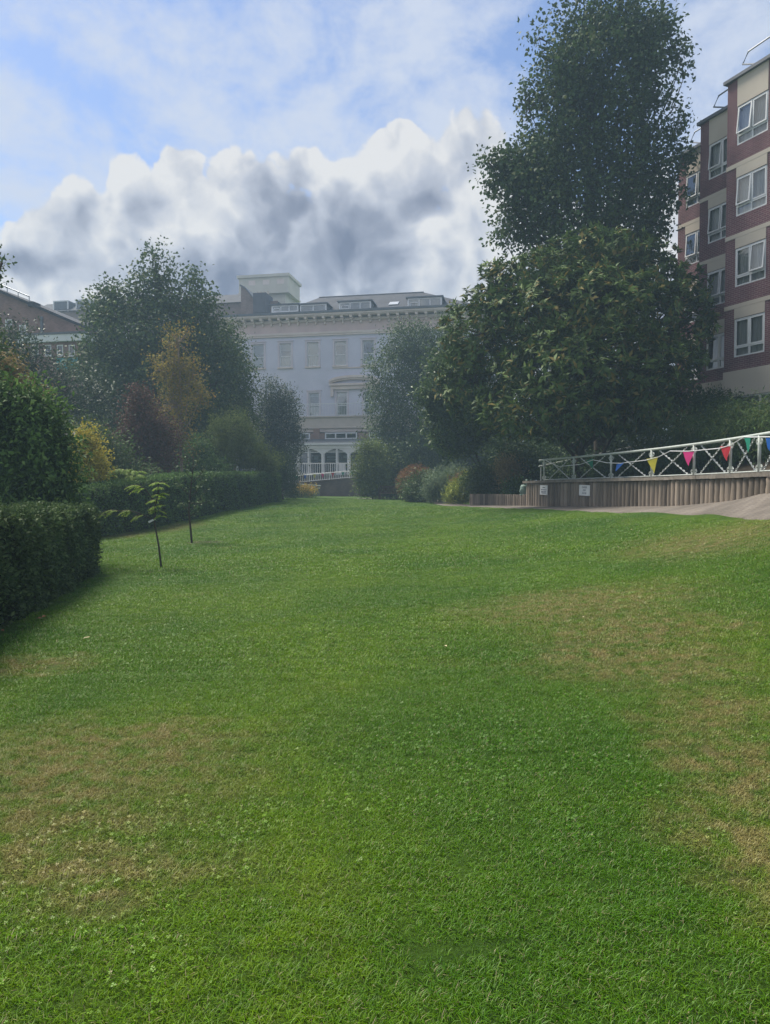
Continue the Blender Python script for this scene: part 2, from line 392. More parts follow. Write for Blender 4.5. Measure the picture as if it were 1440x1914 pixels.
# garden path: a paved strip round the lawn, a hair above the turf
def resample(pl, n):
    pl = np.array(pl, float); s = np.r_[0, np.cumsum(np.hypot(*np.diff(pl, axis=0).T))]
    q = np.linspace(0, s[-1], n)
    # smooth by averaging linear interpolation
    x = np.interp(q, s, pl[:, 0]); y = np.interp(q, s, pl[:, 1])
    k = np.ones(5) / 5
    xs = np.convolve(np.pad(x, 2, 'edge'), k, 'valid'); ys = np.convolve(np.pad(y, 2, 'edge'), k, 'valid')
    return np.stack([xs, ys], -1)
m_path = brickmat('path_pavers', (.165, .145, .122), (.125, .108, .092), (.085, .075, .065), 1, bw=.2, bh=.1, ms=.006, swap='flat')
A_, B_ = resample(LEDGE, 140), resample(OEDGE, 140)
nw = 9; S = np.linspace(0, 1, nw)
S[1] = .01
PT = A_[:, None, :] * (1 - S)[None, :, None] + B_[:, None, :] * S[None, :, None]
PZ = gz(PT[..., 0], PT[..., 1]) + .015
PZ[:, 0] -= .10      # kerbless edge tucked into the turf
V = np.concatenate([PT, PZ[..., None]], -1).reshape(-1, 3)
idx = np.arange(140 * nw).reshape(140, nw)
Q = np.stack([idx[:-1, :-1], idx[1:, :-1], idx[1:, 1:], idx[:-1, 1:]], -1).reshape(-1, 4)
tag(quads_np('garden_path', V, Q[:, ::-1], m_path, smooth=True), kind='structure')

# raised planting bank behind the log wall, climbing to the brick block
m_soil = mat('soil', (.035, .028, .02), (.06, .048, .033), 2.5, .95, .8, .1, fine=.5)
wl = resample(WALL, 60)
tan = np.gradient(wl, axis=0); tan /= np.hypot(*tan.T)[:, None]; nor = np.stack([-tan[:, 1], tan[:, 0]], -1)   # away from the path
nor[:, :] *= np.sign(nor[:, :1] + 1e-9)
offs = [.10, .6, 1.5, 3.0, 5.0, 8.0, 14., 30.]
rows = []
for k, o_ in enumerate(offs):
    p = wl + nor * o_
    lowz = np.interp(wl[:, 1], [30.5, 31.2], [1.74, 1.30])
    z = lowz + [0, .0, .06, .45, 1.2, 2.0, 2.6, 2.8][k]
    rows.append(np.c_[p, z])
end0 = np.array([[r[0][0] - .2, r[0][1] + .5, .7] for r in rows])
rows = np.array(rows)
rows = np.concatenate([end0[:, None, :], rows], 1)
nr, nc = rows.shape[:2]; idx = np.arange(nr * nc).reshape(nr, nc)
Q = np.stack([idx[:-1, :-1], idx[1:, :-1], idx[1:, 1:], idx[:-1, 1:]], -1).reshape(-1, 4)
tag(quads_np('planting_bank', rows.reshape(-1, 3), Q, m_soil, smooth=True), kind='structure')
def bank_z(x, y):
    d = np.hypot(wl[:, 0] - x, wl[:, 1] - y); i = int(d.argmin())
    return float((1.74 if wl[i, 1] < 30.7 else 1.3) + np.interp(d[i], offs, [0, .0, .06, .45, 1.2, 2.0, 2.6, 2.8]))
# terrace in front of the villa
m_terr = mat('terrace_stone', (.2, .18, .16), (.14, .13, .115), 1.5, .9, .3)
MB().prism([P(480, 905, 66), P(1000, 905, 64.2), P(1000, 905, 64.2) + Vector((5, 30, 0)), P(480, 905, 66) + Vector((0, 30, 0))], (0, 0, -1.6)).build('terrace', m_terr)['kind'] = 'structure'

# ------------------------------------------------------------------ frames for traced facades
class Frame:
    """a vertical plane through pixel column px0 at depth Y0, turned by ang; local x right along it, local -y towards the viewer"""
    def __init__(s, o, ang):
        s.o = Vector((o[0], o[1], 0)); s.a = ang; s.x = Vector((math.cos(ang), math.sin(ang), 0)); s.y = Vector((-math.sin(ang), math.cos(ang), 0))
    def uv(s, px, py, y=0.):
        d = ray(px, py); o = Vector((0, 0, EYE)); q = s.o + s.y * y
        k = (q - o).dot(s.y) / d.dot(s.y); p = o + d * k
        return (p - s.o).dot(s.x), p.z
    def u(s, px, y=0.): return s.uv(px, 800, y)[0]
    def z(s, py, px=620, y=0.): return s.uv(px, py, y)[1]
def wall_open(name, parent, m, u0, u1, z0, z1, ops, y=0., rev=.18):
    """wall sheet at local y with rectangular openings and their reveals"""
    us = sorted({u0, u1, *[q for o in ops for q in o[:2]]}); zs = sorted({z0, z1, *[q for o in ops for q in o[2:]]})
    mb = MB()
    for i in range(len(us) - 1):
        for j in range(len(zs) - 1):
            cu, cz = (us[i] + us[i + 1]) / 2, (zs[j] + zs[j + 1]) / 2
            if any(o[0] < cu < o[1] and o[2] < cz < o[3] for o in ops): continue
            mb.poly([(us[i], y, zs[j]), (us[i + 1], y, zs[j]), (us[i + 1], y, zs[j + 1]), (us[i], y, zs[j + 1])])
    for (a, b_, c, d) in ops:
        mb.poly([(a, y, c), (a, y, d), (a, y + rev, d), (a, y + rev, c)]); mb.poly([(b_, y, c), (b_, y + rev, c), (b_, y + rev, d), (b_, y, d)])
        mb.poly([(a, y, c), (a, y + rev, c), (b_, y + rev, c), (b_, y, c)]); mb.poly([(a, y, d), (b_, y, d), (b_, y + rev, d), (a, y + rev, d)])
    return mb.build(name, m, parent)
def ring(mb, u0, u1, z0, z1, w, y0, y1):
    mb.box(u0, u0 + w, y0, y1, z0, z1); mb.box(u1 - w, u1, y0, y1, z0, z1)
    mb.box(u0 + w, u1 - w, y0, y1, z0, z0 + w); mb.box(u0 + w, u1 - w, y0, y1, z1 - w, z1); return mb

m_glass = glassmat('window_glass', (.86, .9, .9), .22)
m_glass_dk = glassmat('veranda_glass', (.7, .76, .78), .10)
m_glass_sky = glassmat('block_glass', (.93, .95, .96), .10)
m_net = mat('net_curtain', (.29, .345, .33), (.23, .28, .27), 1.2, .9, stretch=(9, 9, .4))
m_blind = mat('roller_blind', (.24, .30, .29), (.20, .25, .245), .8, .9)
m_room = mat('dark_room', (.03, .033, .036), (.05, .05, .05), .6, .9)
m_white = mat('white_paint', (.74, .75, .76), (.66, .67, .68), 1.0, .45, spec=.4)
m_stucco = mat('lilac_stucco', (.655, .65, .75), (.57, .57, .67), .35, .9, .12, fine=.3)
m_cream = mat('cream_moulding', (.74, .65, .60), (.64, .54, .50), .6, .85, .1)
m_surr = mat('surround_render', (.66, .60, .65), (.57, .52, .57), .6, .88, .1)
m_frieze = mat('frieze_render', (.68, .53, .50), (.57, .45, .44), .5, .9, .1, stretch=(1, 1, .5))
m_slate = brickmat('roof_slates', (.058, .062, .075), (.043, .047, .06), (.03, .032, .038), 1, bw=.3, bh=.22, ms=.012)
m_lead = mat('lead_flashing', (.16, .17, .19), (.12, .13, .15), 1.2, .6)
m_brick_br = brickmat('brown_brick', (.30, .165, .12), (.23, .125, .095), (.26, .22, .19), 1)
m_band = mat('buff_band', (.58, .51, .44), (.50, .44, .38), .8, .88, .1)

# ------------------------------------------------------------------ the villa
VF = Frame(P(620, 800, 76), R(-10.5))
ZB = 2.9
villa = empty('villa', (VF.o.x, VF.o.y, ZB), VF.a, 'long pale lilac stuccoed villa with bracketed cornice and slate roof across the far end', 'building')
VZ = empty('tmp', (0, 0, 0)); bpy.data.objects.remove(VZ)
def vu(px): return VF.u(px)
def vz(py, px=620, y=0.): return VF.z(py, px, y) - ZB
U0, U1 = vu(440), vu(960)
zfr0, zfr1, ztop = vz(621.5), vz(601), vz(588)
win = []
for cx in (483.7, 534.5, 585.5, 637, 689): win.append((vu(cx - 10.8), vu(cx + 10.8), vz(683.5), vz(638.5)))
for cx in (741, 793, 845): win.append((vu(cx - 10.8), vu(cx + 10.8), vz(683.5), vz(638.5)))
win2 = []
for cx in (534.5, 587.5, 639.5, 690, 741, 793, 845): win2.append((vu(cx - 9.8), vu(cx + 9.8), vz(778), vz(733.5)))
zb2 = vz(779)
wall_open('wall', villa, m_stucco, U0, U1, zb2, zfr0, win + win2, 0, .22)
MB().box(U0, U1, .30, 11, 0, ztop - .3).build('inner_core', m_room, villa)
box('side_wall', villa, m_stucco, U0, U0 + .28, .005, 11.1, 0, zfr0)
def sash(parent, o, tall=False):
    a, b_, c, d = o; y = .1
    w = ring(MB(), a, b_, c, d, .09, y, y + .09).build('window', m_white, parent)
    zm = c + (d - c) * (.46)
    box('meeting_rail', w, m_white, a + .09, b_ - .09, y - .01, y + .08, zm - .04, zm + .04)
    MB().poly([(a + .09, y + .04, c + .09), (b_ - .09, y + .04, c + .09), (b_ - .09, y + .04, zm - .04), (a + .09, y + .04, zm - .04)]).build('pane', m_glass, w)
    MB().poly([(a + .09, y + .02, zm + .04), (b_ - .09, y + .02, zm + .04), (b_ - .09, y + .02, d - .09), (a + .09, y + .02, d - .09)]).build('pane', m_glass, w)
    # gathered net curtain over the lower sash, a roller blind drawn part of the way above
    n = 18; V = []
    for i in range(n + 1):
        x = a + (b_ - a) * i / n; yy = y + .14 + .025 * math.sin(i * 2.1)
        V += [(x, yy, c), (x, yy, zm + .02)]
    mesh('net_curtain', V, [(2 * i, 2 * i + 2, 2 * i + 3, 2 * i + 1) for i in range(n)], m_net, w)
    zb_ = d - (d - zm) * random.choice((.3, .55, .8, .95)); MB().poly([(a, y + .12, zb_), (b_, y + .12, zb_), (b_, y + .12, d), (a, y + .12, d)]).build('roller_blind', m_blind, w)
    if not tall:
        box('sill', w, m_cream, a - .22, b_ + .22, -.16, .09, c - .16, c - .002)
    s = MB()
    s.box(a - .2, a, -.05, .08, c, d + .2); s.box(b_, b_ + .2, -.05, .08, c, d + .2); s.box(a, b_, -.05, .08, d, d + .2); s.box(a - .26, b_ + .26, -.11, .06, d + .203, d + .29)
    s.build('surround', m_surr, w)
for o in win: sash(villa, o)
for o in win2: sash(villa, o, True)
# recessed panel between the last two upper windows: thin frame joining sills
box('string_sill', villa, m_cream, vu(624), vu(704), -.09, -.002, vz(684.5) - .26, vz(684.5) - .14)
# frieze, mouldings, cornice and brackets
box('frieze', villa, m_frieze, U0 - .06, U1, -.1, .3, zfr0, zfr1)
for (n_, y_, z0, z1) in (('string_course', -.24, zfr0 - .12, zfr0 + .1), ('string_course', -.17, zfr0 - .3, zfr0 - .123), ('cornice_bed', -.3, zfr1, zfr1 + .28)):
    box(n_, villa, m_cream, U0 - .1, U1, y_, .3, z0, z1)
zc = zfr1 + .52
box('cornice_soffit', villa, m_cream, U0 - .95, U1, -1.0, .3, zfr1 + .42, zc - .003)
box('cornice_fascia', villa, m_cream, U0 - 1.1, U1, -1.12, .3, zc, zc + .17)
box('cornice_top', villa, m_lead, U0 - 1.2, U1, -1.22, .3, zc + .173, zc + .40)
me = None
step = (vu(700) - vu(450)) / 15.1
for i in range(29):
    u = U0 + .35 + i * step
    if u > U1: break
    if me is None:
        mb = MB().box(-.14, .14, -.92, -.1, .2, .415); mb.box(-.11, .11, -.62, -.1, .02, .2); mb.box(-.09, .09, -.34, -.1, -.28, .02)
        o = mb.build('bracket', m_cream, villa); me = o.data
    else: o = link('bracket', me, None, villa)
    o.location = (u, 0, zfr1)
# segmental pediment over the paired first-floor windows
ped = MB(); pa, pb = vu(617), vu(711); pz0, pz1 = vz(719.5), vz(704.5); n = 16
def seg(k, dz): x = pa + (pb - pa) * k / n; q = (k / n - .5) * 2; return x, pz0 + .25 + (pz1 - pz0 - .25) * math.sqrt(max(0, 1 - q * q * .97)) + dz
for (d0, d1, yy) in ((-.18, .08, -.45), (-.36, -.183, -.32)):
    for k in range(n):
        (x0, za), (x1, zb_) = seg(k, 0), seg(k + 1, 0)
        ped.prism([(x0, yy, za + d0), (x1, yy, zb_ + d0), (x1, yy, zb_ + d1), (x0, yy, za + d1)], (0, -yy - .003, 0))
pedo = ped.build('pediment', m_cream, villa)
box('pediment_base', villa, m_cream, pa, pb, -.42, -.003, pz0 - .12, pz0 + .1); box('pediment_base', villa, m_cream, pa + .15, pb - .15, -.26, -.003, pz0 - .5, pz0 - .123)
for px in (622, 706): box('console', villa, m_cream, vu(px) - .14, vu(px) + .14, -.3, -.003, pz0 - 1.25, pz0 - .503)
# balcony over the buff band
zbal = vz(779.5)
box('balcony_slab', villa, m_band, U0, U1, -1.15, .3, zbal - .12, zbal)
box('buff_band', villa, m_band, U0, U1, -1.0, .3, vz(801), zbal - .123)
box('lower_band', villa, m_cream, U0, U1, -.92, .3, vz(808.5), vz(801) - .06); box('drip_course', villa, m_band, U0, U1, -1.12, .3, vz(801) - .057, vz(801) - .003)
br = empty('balcony_railing', (0, 0, 0)); br.parent = villa
zr = vz(756.5)
box('handrail', br, m_white, U0, U1, -1.08, -1.02, zr - .03, zr + .03); box('bottom_rail', br, m_white, U0, U1, -1.07, -1.03, zbal + .08, zbal + .12)
me = None
ua, ub = vu(536), vu(720)
for i in range(int((ub - ua) / .17)):
    if me is None: o = MB().box(-.014, .014, -1.064, -1.036, 0, zr - zbal - .13).build('baluster', m_white, br); me = o.data
    else: o = link('baluster', me, None, br)
    o.location = (ua + i * .17, 0, zbal + .1)
# slate roof with flat dormers
zr0 = zc + .55
rl, rr_ = vu(508), vu(905); zrg = vz(546.5, 790, 6.5)
xl, xr = rl + 3.5, VF.u(792, 6.5)
mb = MB(); z_e = zr0 - .25
mb.poly([(rl, -.2, z_e), (rr_, -.2, z_e), (xr, 6.5, zrg), (xl, 6.5, zrg)]); mb.poly([(rr_, -.2, z_e), (rr_, 13.2, z_e), (xr, 6.5, zrg)]); mb.poly([(rl, 13.2, z_e), (rl, -.2, z_e), (xl, 6.5, zrg)]); mb.poly([(rr_, 13.2, z_e), (rl, 13.2, z_e), (xl, 6.5, zrg), (xr, 6.5, zrg)])
roof = mb.build('roof', m_slate, villa)
MB().tube([(xl, 6.5, zrg + .03), (xr, 6.5, zrg + .03)], .09, 6).build('ridge', m_lead, roof)
def slope_y(z): return -.2 + 6.7 * (z - z_e) / (zrg - z_e)
def dormer(pxa, pxb, pyt, pyb, lights, casement=0):
    y = .25
    a, b_ = VF.u(pxa, y), VF.u(pxb, y); pm = (pxa + pxb) / 2; zt, z0 = VF.z(pyt, pm, y) - ZB, VF.z(pyb, pm, y) - ZB
    d = MB().box(a, b_, y + .06, slope_y(zt) + .4, z0 - .3, zt - .05).build('dormer', m_lead, villa)
    fr = ring(MB(), a, b_, z0, zt - .02, .13, y - .03, y + .058); n = lights
    w = (b_ - a - .26 + .09) / n
    for i in range(1, n): x = a + .13 + i * w - .09; fr.box(x, x + .09, y - .02, y + .057, z0 + .13, zt - .15)
    fr.build('frame', m_white, d)
    box('flat_roof', d, m_lead, a - .18, b_ + .18, y - .22, slope_y(zt) + .6, zt, zt + .12)
    for i in range(n):
        x0 = a + .13 + i * w; x1 = x0 + w - .09
        MB().poly([(x0, y + .02, z0 + .13), (x1, y + .02, z0 + .13), (x1, y + .02, zt - .15), (x0, y + .02, zt - .15)]).build('pane', m_glass, d)
        if i == casement:
            zm = (z0 + zt) / 2; f2 = ring(MB(), x0 + .1, x1 - .05, z0 + .14, zm + .05, .06, y - .07, y - .031); f2.build('casement', m_white, d)
dormer(509, 559, 570, 583.5, 3); dormer(562, 611, 568.5, 582.5, 2, -1); dormer(635, 694, 563.5, 579, 3); dormer(762, 825.5, 556, 575, 3)
zs_ = VF.z(564.5, 735, 1.8) - ZB; us_ = VF.u(735, 1.8); ys_ = slope_y(zs_)
k_ = 6.7 / (zrg - z_e)
sk = MB().prism([(us_ - .5, ys_ - .1 - .3 * k_, zs_ - .25), (us_ + .5, ys_ - .1 - .3 * k_, zs_ - .25), (us_ + .5, ys_ - .1 + .25 * k_, zs_ + .3), (us_ - .5, ys_ - .1 + .25 * k_, zs_ + .3)], (0, .1, -.02)).build('rooflight', mat('rooflight_glass', (.34, .37, .42), (.28, .31, .36), 2, .5), roof)
# brick upstand with gable parapet at the left end of the roof
def vbox(name, m, pxa, pxb, pyt, pyb, y0, y1, parent=villa, ref=None):
    r_ = ref or (pxa + pxb) / 2
    return box(name, parent, m, VF.u(pxa, y0), VF.u(pxb, y0), y0, y1, VF.z(pyb, r_, y0) - ZB, VF.z(pyt, r_, y0) - ZB)

# brick wing behind, running on to the left
WY = 9.0
wing = empty('brick_wing', (VF.o.x, VF.o.y, ZB), VF.a, 'brown brick wing with long slate roof behind the trees left of the villa', 'building')
def wu(px, y=WY): return VF.u(px, y)
def wz(py, px, y=WY): return VF.z(py, px, y) - ZB
m_wb = brickmat('wing_brick', (.25, .17, .15), (.20, .135, .12), (.2, .18, .17), 1)
wops = []
for cx in (105, 135, 165, 195, 230, 265): wops.append((wu(cx - 9), wu(cx + 9), wz(640, cx), wz(610, cx)))
wall_open('wall', wing, m_wb, wu(60), wu(521), 0, wz(566, 440), wops, WY, .15)
MB().box(wu(60), wu(521), WY + .25, WY + 9, 0, wz(567, 440)).build('inner_core', m_room, wing)
for (a, b_, c, d) in wops:
    w = ring(MB(), a, b_, c, d, .1, WY + .05, WY + .12).build('window', m_white, wing)
    MB().poly([(a, WY + .08, c), (b_, WY + .08, c), (b_, WY + .08, d), (a, WY + .08, d)]).build('pane', m_glass_dk, w)
za, zb_ = wz(566, 440), wz(549.5, 420, WY + 3)
x0, x1 = wu(60), wu(457)
rf = MB().poly([(x0, WY - .3, za), (x1, WY - .3, za), (x1, WY + 3.4, zb_), (x0, WY + 3.4, zb_)]).poly([(x1, WY + 9, za), (x0, WY + 9, za), (x0, WY + 3.4, zb_), (x1, WY + 3.4, zb_)]).build('roof', m_slate, wing)
for (pa_, pb_) in ((103, 131), (145, 172), (186, 212)):
    y_ = WY + .55; a, b_ = wu(pa_, y_), wu(pb_, y_); zt = za + 1.55; z0 = za - .1
    d = ring(MB(), a, b_, z0, zt, .14, y_ - .05, y_ + .05).build('dormer_window', m_white, wing)
    box('dormer_cheek', d, m_lead, a + .02, b_ - .02, y_ + .052, WY + 3, z0, zt - .02)
    MB().poly([(a, y_ + .01, z0), (b_, y_ + .01, z0), (b_, y_ + .01, zt), (a, y_ + .01, zt)]).build('pane', m_glass_dk, d)
# parapet gable and dark stack
gy_ = WY - 3.4
g0 = wu(455, WY); 
gp = [(wu(456), WY - .2, wz(536, 458)), (wu(463), WY - .2, wz(536, 458)), ]
pz = [wz(590, 470), wz(536, 460), wz(541, 466), wz(567, 482), wz(590, 482)]
ux = [wu(455), wu(455), wu(463), wu(482), wu(482)]
gab = MB().prism([(ux[i], WY - .5, pz[i]) for i in range(5)], (0, 3.2, 0)).build('parapet_gable', m_wb, wing)
MB().prism([(ux[1] - .12, WY - .6, pz[1] + .003), (ux[2], WY - .6, pz[2] + .003), (ux[3] + .1, WY - .6, pz[3] + .003), (ux[3] + .1, WY - .6, pz[3] + .18), (ux[2], WY - .6, pz[2] + .18), (ux[1] - .12, WY - .6, pz[1] + .2)], (0, 3.4, 0)).build('coping', m_lead, gab)
st = box('chimney_stack', wing, mat('dark_stack', (.12, .12, .14), (.09, .09, .11), 1.5, .9), wu(483), wu(506.5), WY - 1.5, WY + 1.0, wz(590, 495), wz(553, 495))
for i in range(4):
    o = MB().tube([(0, 0, 0), (0, 0, .32), (0, 0, .42)], [.13, .1, .12], 8).build('chimney_pot', m_band, st) if i == 0 else link('chimney_pot', o.data, None, st)
    o.location = (wu(486) + i * .42, WY - .4, wz(553, 495))
# pale lift tower standing behind
TY = 16.
tower = empty('rooftop_tower', (VF.o.x, VF.o.y, ZB), VF.a, 'pale square tower with overhanging top standing behind the slate roof', 'tower')
m_tow = mat('pale_concrete', (.62, .59, .51), (.54, .52, .45), .5, .9, .1)
a, b_ = VF.u(448.5, TY), VF.u(540, TY); zt, zm, z0 = [VF.z(q, 495, TY) - ZB for q in (513, 547, 640)]
box('shaft', tower, m_tow, a + .9, b_ - .55, TY + .5, TY + 4.6, z0, zm)
hd = box('head', tower, m_tow, a, b_, TY, TY + 5.0, zm, zt - .36)
box('rim', hd, m_tow, a - .22, b_ + .22, TY - .22, TY + 5.2, zt - .357, zt)
box('under_lip', hd, m_tow, a - .1, b_ + .1, TY - .1, TY + 5.1, zm - .12, zm + .1)
for i in range(3):
    x = a + (b_ - a) * (.2 + .29 * i); box('vent_panel', hd, m_cream, x, x + .9, TY - .03, TY + .05, zt - 1.3, zt - .7)
# ------------------------------------------------------------------ veranda below the balcony
CYO = -5.5
ver = empty('veranda', (VF.o.x, VF.o.y, ZB), VF.a, 'white timber veranda with shallow arches and posts at the foot of the villa', 'veranda')
def cu(px, y=CYO): return VF.u(px, y)
def cz(py, y=CYO, px=620): return VF.z(py, px, y) - ZB
zf, za_, zt_ = cz(888), cz(838), cz(829)
ca, cb = cu(520), cu(760)
box('floor_slab', ver, m_terr, ca, cb, CYO - .4, 0, zf - .9, zf)
box('fascia', ver, m_white, ca, cb, CYO - .12, CYO + .1, za_, zt_ - .18); box('gutter', ver, m_white, ca, cb, CYO - .3, CYO + .1, zt_ - .14, zt_ + .04)
m_felt = mat('grey_felt', (.13, .14, .15), (.10, .105, .115), 1., .9)
MB().prism([(ca, CYO - .2, zt_ + .043), (ca, -1.3, zt_ + .75), (ca, -1.3, zt_ + .55), (ca, CYO - .2, zt_ - .1)], (cb - ca, 0, 0)).build('lean_to_roof', m_felt, ver)
posts = [536, 557, 577, 603.5, 630, 652, 680, 706]
for i, px in enumerate(posts):
    w = .13 if px in (557, 603.5, 652, 706) else .09
    p_ = box('post', ver, m_white, cu(px) - w, cu(px) + w, CYO - .08, CYO + .1, zf, za_ - .003)
# shallow arch boards between the main posts
main = [557, 603.5, 652, 706]
for i in range(len(main) - 1):
    a, b_ = cu(main[i]) + .13, cu(main[i + 1]) - .13; n = 12; mb = MB()
    for k in range(n):
        def az_(q): s_ = (q / n - .5) * 2; return za_ - .06 - .52 * abs(s_) ** 2.0
        x0, x1 = a + (b_ - a) * k / n, a + (b_ - a) * (k + 1) / n
        mb.prism([(x0, CYO - .05, az_(k)), (x1, CYO - .05, az_(k + 1)), (x1, CYO - .05, za_ - .003), (x0, CYO - .05, za_ - .003)], (0, .06, 0))
    mb.build('arch_board', m_white, ver)
box('transom', ver, m_white, ca, cb, CYO + .1, CYO + .16, cz(845.5), cz(843.8))
for a, b_ in zip(posts[:-1], posts[1:]):
    x0, x1 = cu(a) + .1, cu(b_) - .1
    g_ = ring(MB(), x0, x1, zf, za_ - .15, .06, CYO + .17, CYO + .22).build('glazed_door', m_white, ver)
    MB().poly([(x0, CYO + .2, zf), (x1, CYO + .2, zf), (x1, CYO + .2, za_ - .15), (x0, CYO + .2, za_ - .15)]).build('pane', m_glass_dk, g_)
m_slatb = mat('pale_blind', (.35, .40, .42), (.28, .32, .35), 2, .8)
for (pa_, pb_, ya, yb) in ((585, 593, 852, 859), (609, 627, 852.5, 855), (609, 627, 858, 860), (640, 647, 851, 856)):
    box('notice', ver, m_slatb, cu(pa_), cu(pb_), CYO + .4, CYO + .43, cz(yb), cz(ya))
box('back_room', ver, m_room, ca, cb, CYO + 1.6, -.2, zf, zt_ - .2)
box('white_door', ver, m_white, cu(633), cu(645), CYO - .02, CYO + .08, zf + .02, cz(865.5))
# clerestory strip above the lean-to
ky = -1.0
for (pa_, pb_, n) in ((545, 580, 2), (608, 668, 3), (690, 740, 3)):
    a, b_ = VF.u(pa_, ky), VF.u(pb_, ky); z0, z1 = VF.z(821, 620, ky) - ZB, VF.z(808.5, 620, ky) - ZB
    w = ring(MB(), a, b_, z0, z1 - .005, .12, ky - .1, ky)
    for i in range(1, n): x = a + (b_ - a) * i / n; w.box(x - .07, x + .07, ky - .09, ky - .01, z0 + .12, z1 - .13)
    w = w.build('clerestory_window', m_white, villa)
    for i in range(n):
        x0, x1 = a + (b_ - a) * i / n + .05, a + (b_ - a) * (i + 1) / n - .05
        MB().poly([(x0, ky - .05, z0 + .1), (x1, ky - .05, z0 + .1), (x1, ky - .05, z1 - .1), (x0, ky - .05, z1 - .1)]).build('pane', m_glass_dk, w)
box('clerestory_back', villa, m_room, VF.u(500, 0), VF.u(880, 0), -.9, .29, VF.z(836, 620, ky) - ZB, VF.z(809, 620, ky) - ZB - .01)
for (pa_, pb_) in ((580, 607.5), (668.5, 689.5)):
    box('brick_pier', villa, m_brick_br, VF.u(pa_, ky) + .02, VF.u(pb_, ky) - .02, ky - .02, ky + .1, VF.z(826, 620, ky) - ZB, VF.z(809, 620, ky) - ZB - .02)
box('brick_pier', villa, m_brick_br, VF.u(587, ky), VF.u(598, ky), ky - .12, ky - .023, VF.z(822, 620, ky) - ZB, VF.z(800, 620, ky) - ZB - .02)
# veranda railing
def railing(name, label, pts, zs0, zs1, sp, m, r=.018, top=.028, post_every=8, cat='railing'):
    """pts: plan points; zs0/zs1 bottom and top heights at the ends"""
    a, b_ = Vector(pts[0]), Vector(pts[1]); root = empty(name, (a.x, a.y, zs0[0]), 0, label, cat); L = (b_ - a).length; o0 = Vector((a.x, a.y, zs0[0]))
    A0, A1 = Vector((a.x, a.y, zs0[0])) - o0, Vector((b_.x, b_.y, zs0[1])) - o0; T0, T1 = Vector((a.x, a.y, zs1[0])) - o0, Vector((b_.x, b_.y, zs1[1])) - o0
    MB().tube([T0, T1], top, 6).build('top_rail', m, root); MB().tube([A0 + Vector((0, 0, .08)), A1 + Vector((0, 0, .08))], top * .8, 6).build('bottom_rail', m, root)
    n = int(L / sp); bal = None
    for i in range(n + 1):
        f_ = i / n; p0, p1 = A0.lerp(A1, f_), T0.lerp(T1, f_)
        if i % post_every == 0: MB().tube([p0 - Vector((0, 0, .12)), p1], top * 1.1, 6).build('post', m, root); continue
        if bal is None: bo = MB().tube([(0, 0, 0), (0, 0, (p1 - p0).z - .08)], r, 5).build('baluster', m, root); bal = bo.data
        else: bo = link('baluster', bal, None, root)
        bo.location = p0 + Vector((0, 0, .08))
    return root
vpt = lambda px, y: (lambda u: tuple((VF.o + VF.x * u + VF.y * y)[:2]))(VF.u(px, y))
ry = CYO - 1.6
railing('veranda_railing', 'white upright-bar railing directly in front of the white veranda', (vpt(545, ry), vpt(700, ry)), [VF.z(886, 620, ry)] * 2, [VF.z(866, 620, ry)] * 2, .21, m_white, .022, .03, 9)
ry2 = CYO - 4.6
za2 = [VF.z(904, 541, ry2), VF.z(892.5, 668, ry2)]; zb2_ = [VF.z(889.5, 541, ry2), VF.z(879.5, 668, ry2)]
p0_, p1_ = vpt(541, ry2), vpt(700, ry2)
ex = (za2[1] - za2[0]) * (700 - 541) / 127.
railing('ramp_railing', 'white railing with hanging pennants sloping along the top of the brick wall', (p0_, p1_), [za2[0], za2[0] + ex], [zb2_[0], zb2_[0] + ex * .9], .21, m_white, .02, .027, 9)
# far bunting on that rail
far_b = empty('small_bunting', (p0_[0], p0_[1], zb2_[0]), 0, 'short string of tiny coloured pennants tied along the far white railing', 'bunting')
fb0 = Vector((p0_[0], p0_[1], zb2_[0]))
fcols = dict(teal=(.02, .26, .17), blue=(.02, .13, .50), yellow=(.62, .55, .07), pink=(.68, .05, .24), red=(.60, .05, .07), green=(.03, .30, .20))
m_flag = {k: mat('flag_' + k, v, tuple(x * .85 for x in v), 6, .6, spec=.25) for k, v in fcols.items()}
for k in m_flag:   # thin cloth lets some light through
    nt_ = m_flag[k].node_tree; tt = NT(nt_); trn = tt.n('ShaderNodeBsdfTranslucent'); trn.inputs[0].default_value = (*fcols[k], 1)
    mx = tt.n('ShaderNodeMixShader'); mx.inputs[0].default_value = .35; tt.l(nt_.nodes['Principled BSDF'].outputs[0], mx.inputs[1]); tt.l(trn.outputs[0], mx.inputs[2]); tt.l(mx.outputs[0], nt_.nodes['Material Output'].inputs[0])
for i, (px, c_) in enumerate(((554, 'teal'), (570, 'blue'), (588, 'yellow'), (603, 'pink'), (622, 'red'), (641, 'green'), (658, 'teal'))):
    q = vpt(px, ry2 - .06); z = VF.z(890 - (px - 541) * .08, px, ry2)
    a_ = Vector((q[0], q[1], z)) - fb0; d_ = VF.x
    MB().prism([a_ - d_ * .16, a_ + d_ * .16, a_ + Vector((.02, -.03, -.42))], (0, .012, 0)).build('pennant', m_flag[c_], far_b)
MB().tube([Vector((*vpt(541, ry2 - .06), zb2_[0] - .03)) - fb0, Vector((*vpt(668, ry2 - .06), zb2_[1] - .03)) - fb0], .008, 4).build('cord', m_white, far_b)
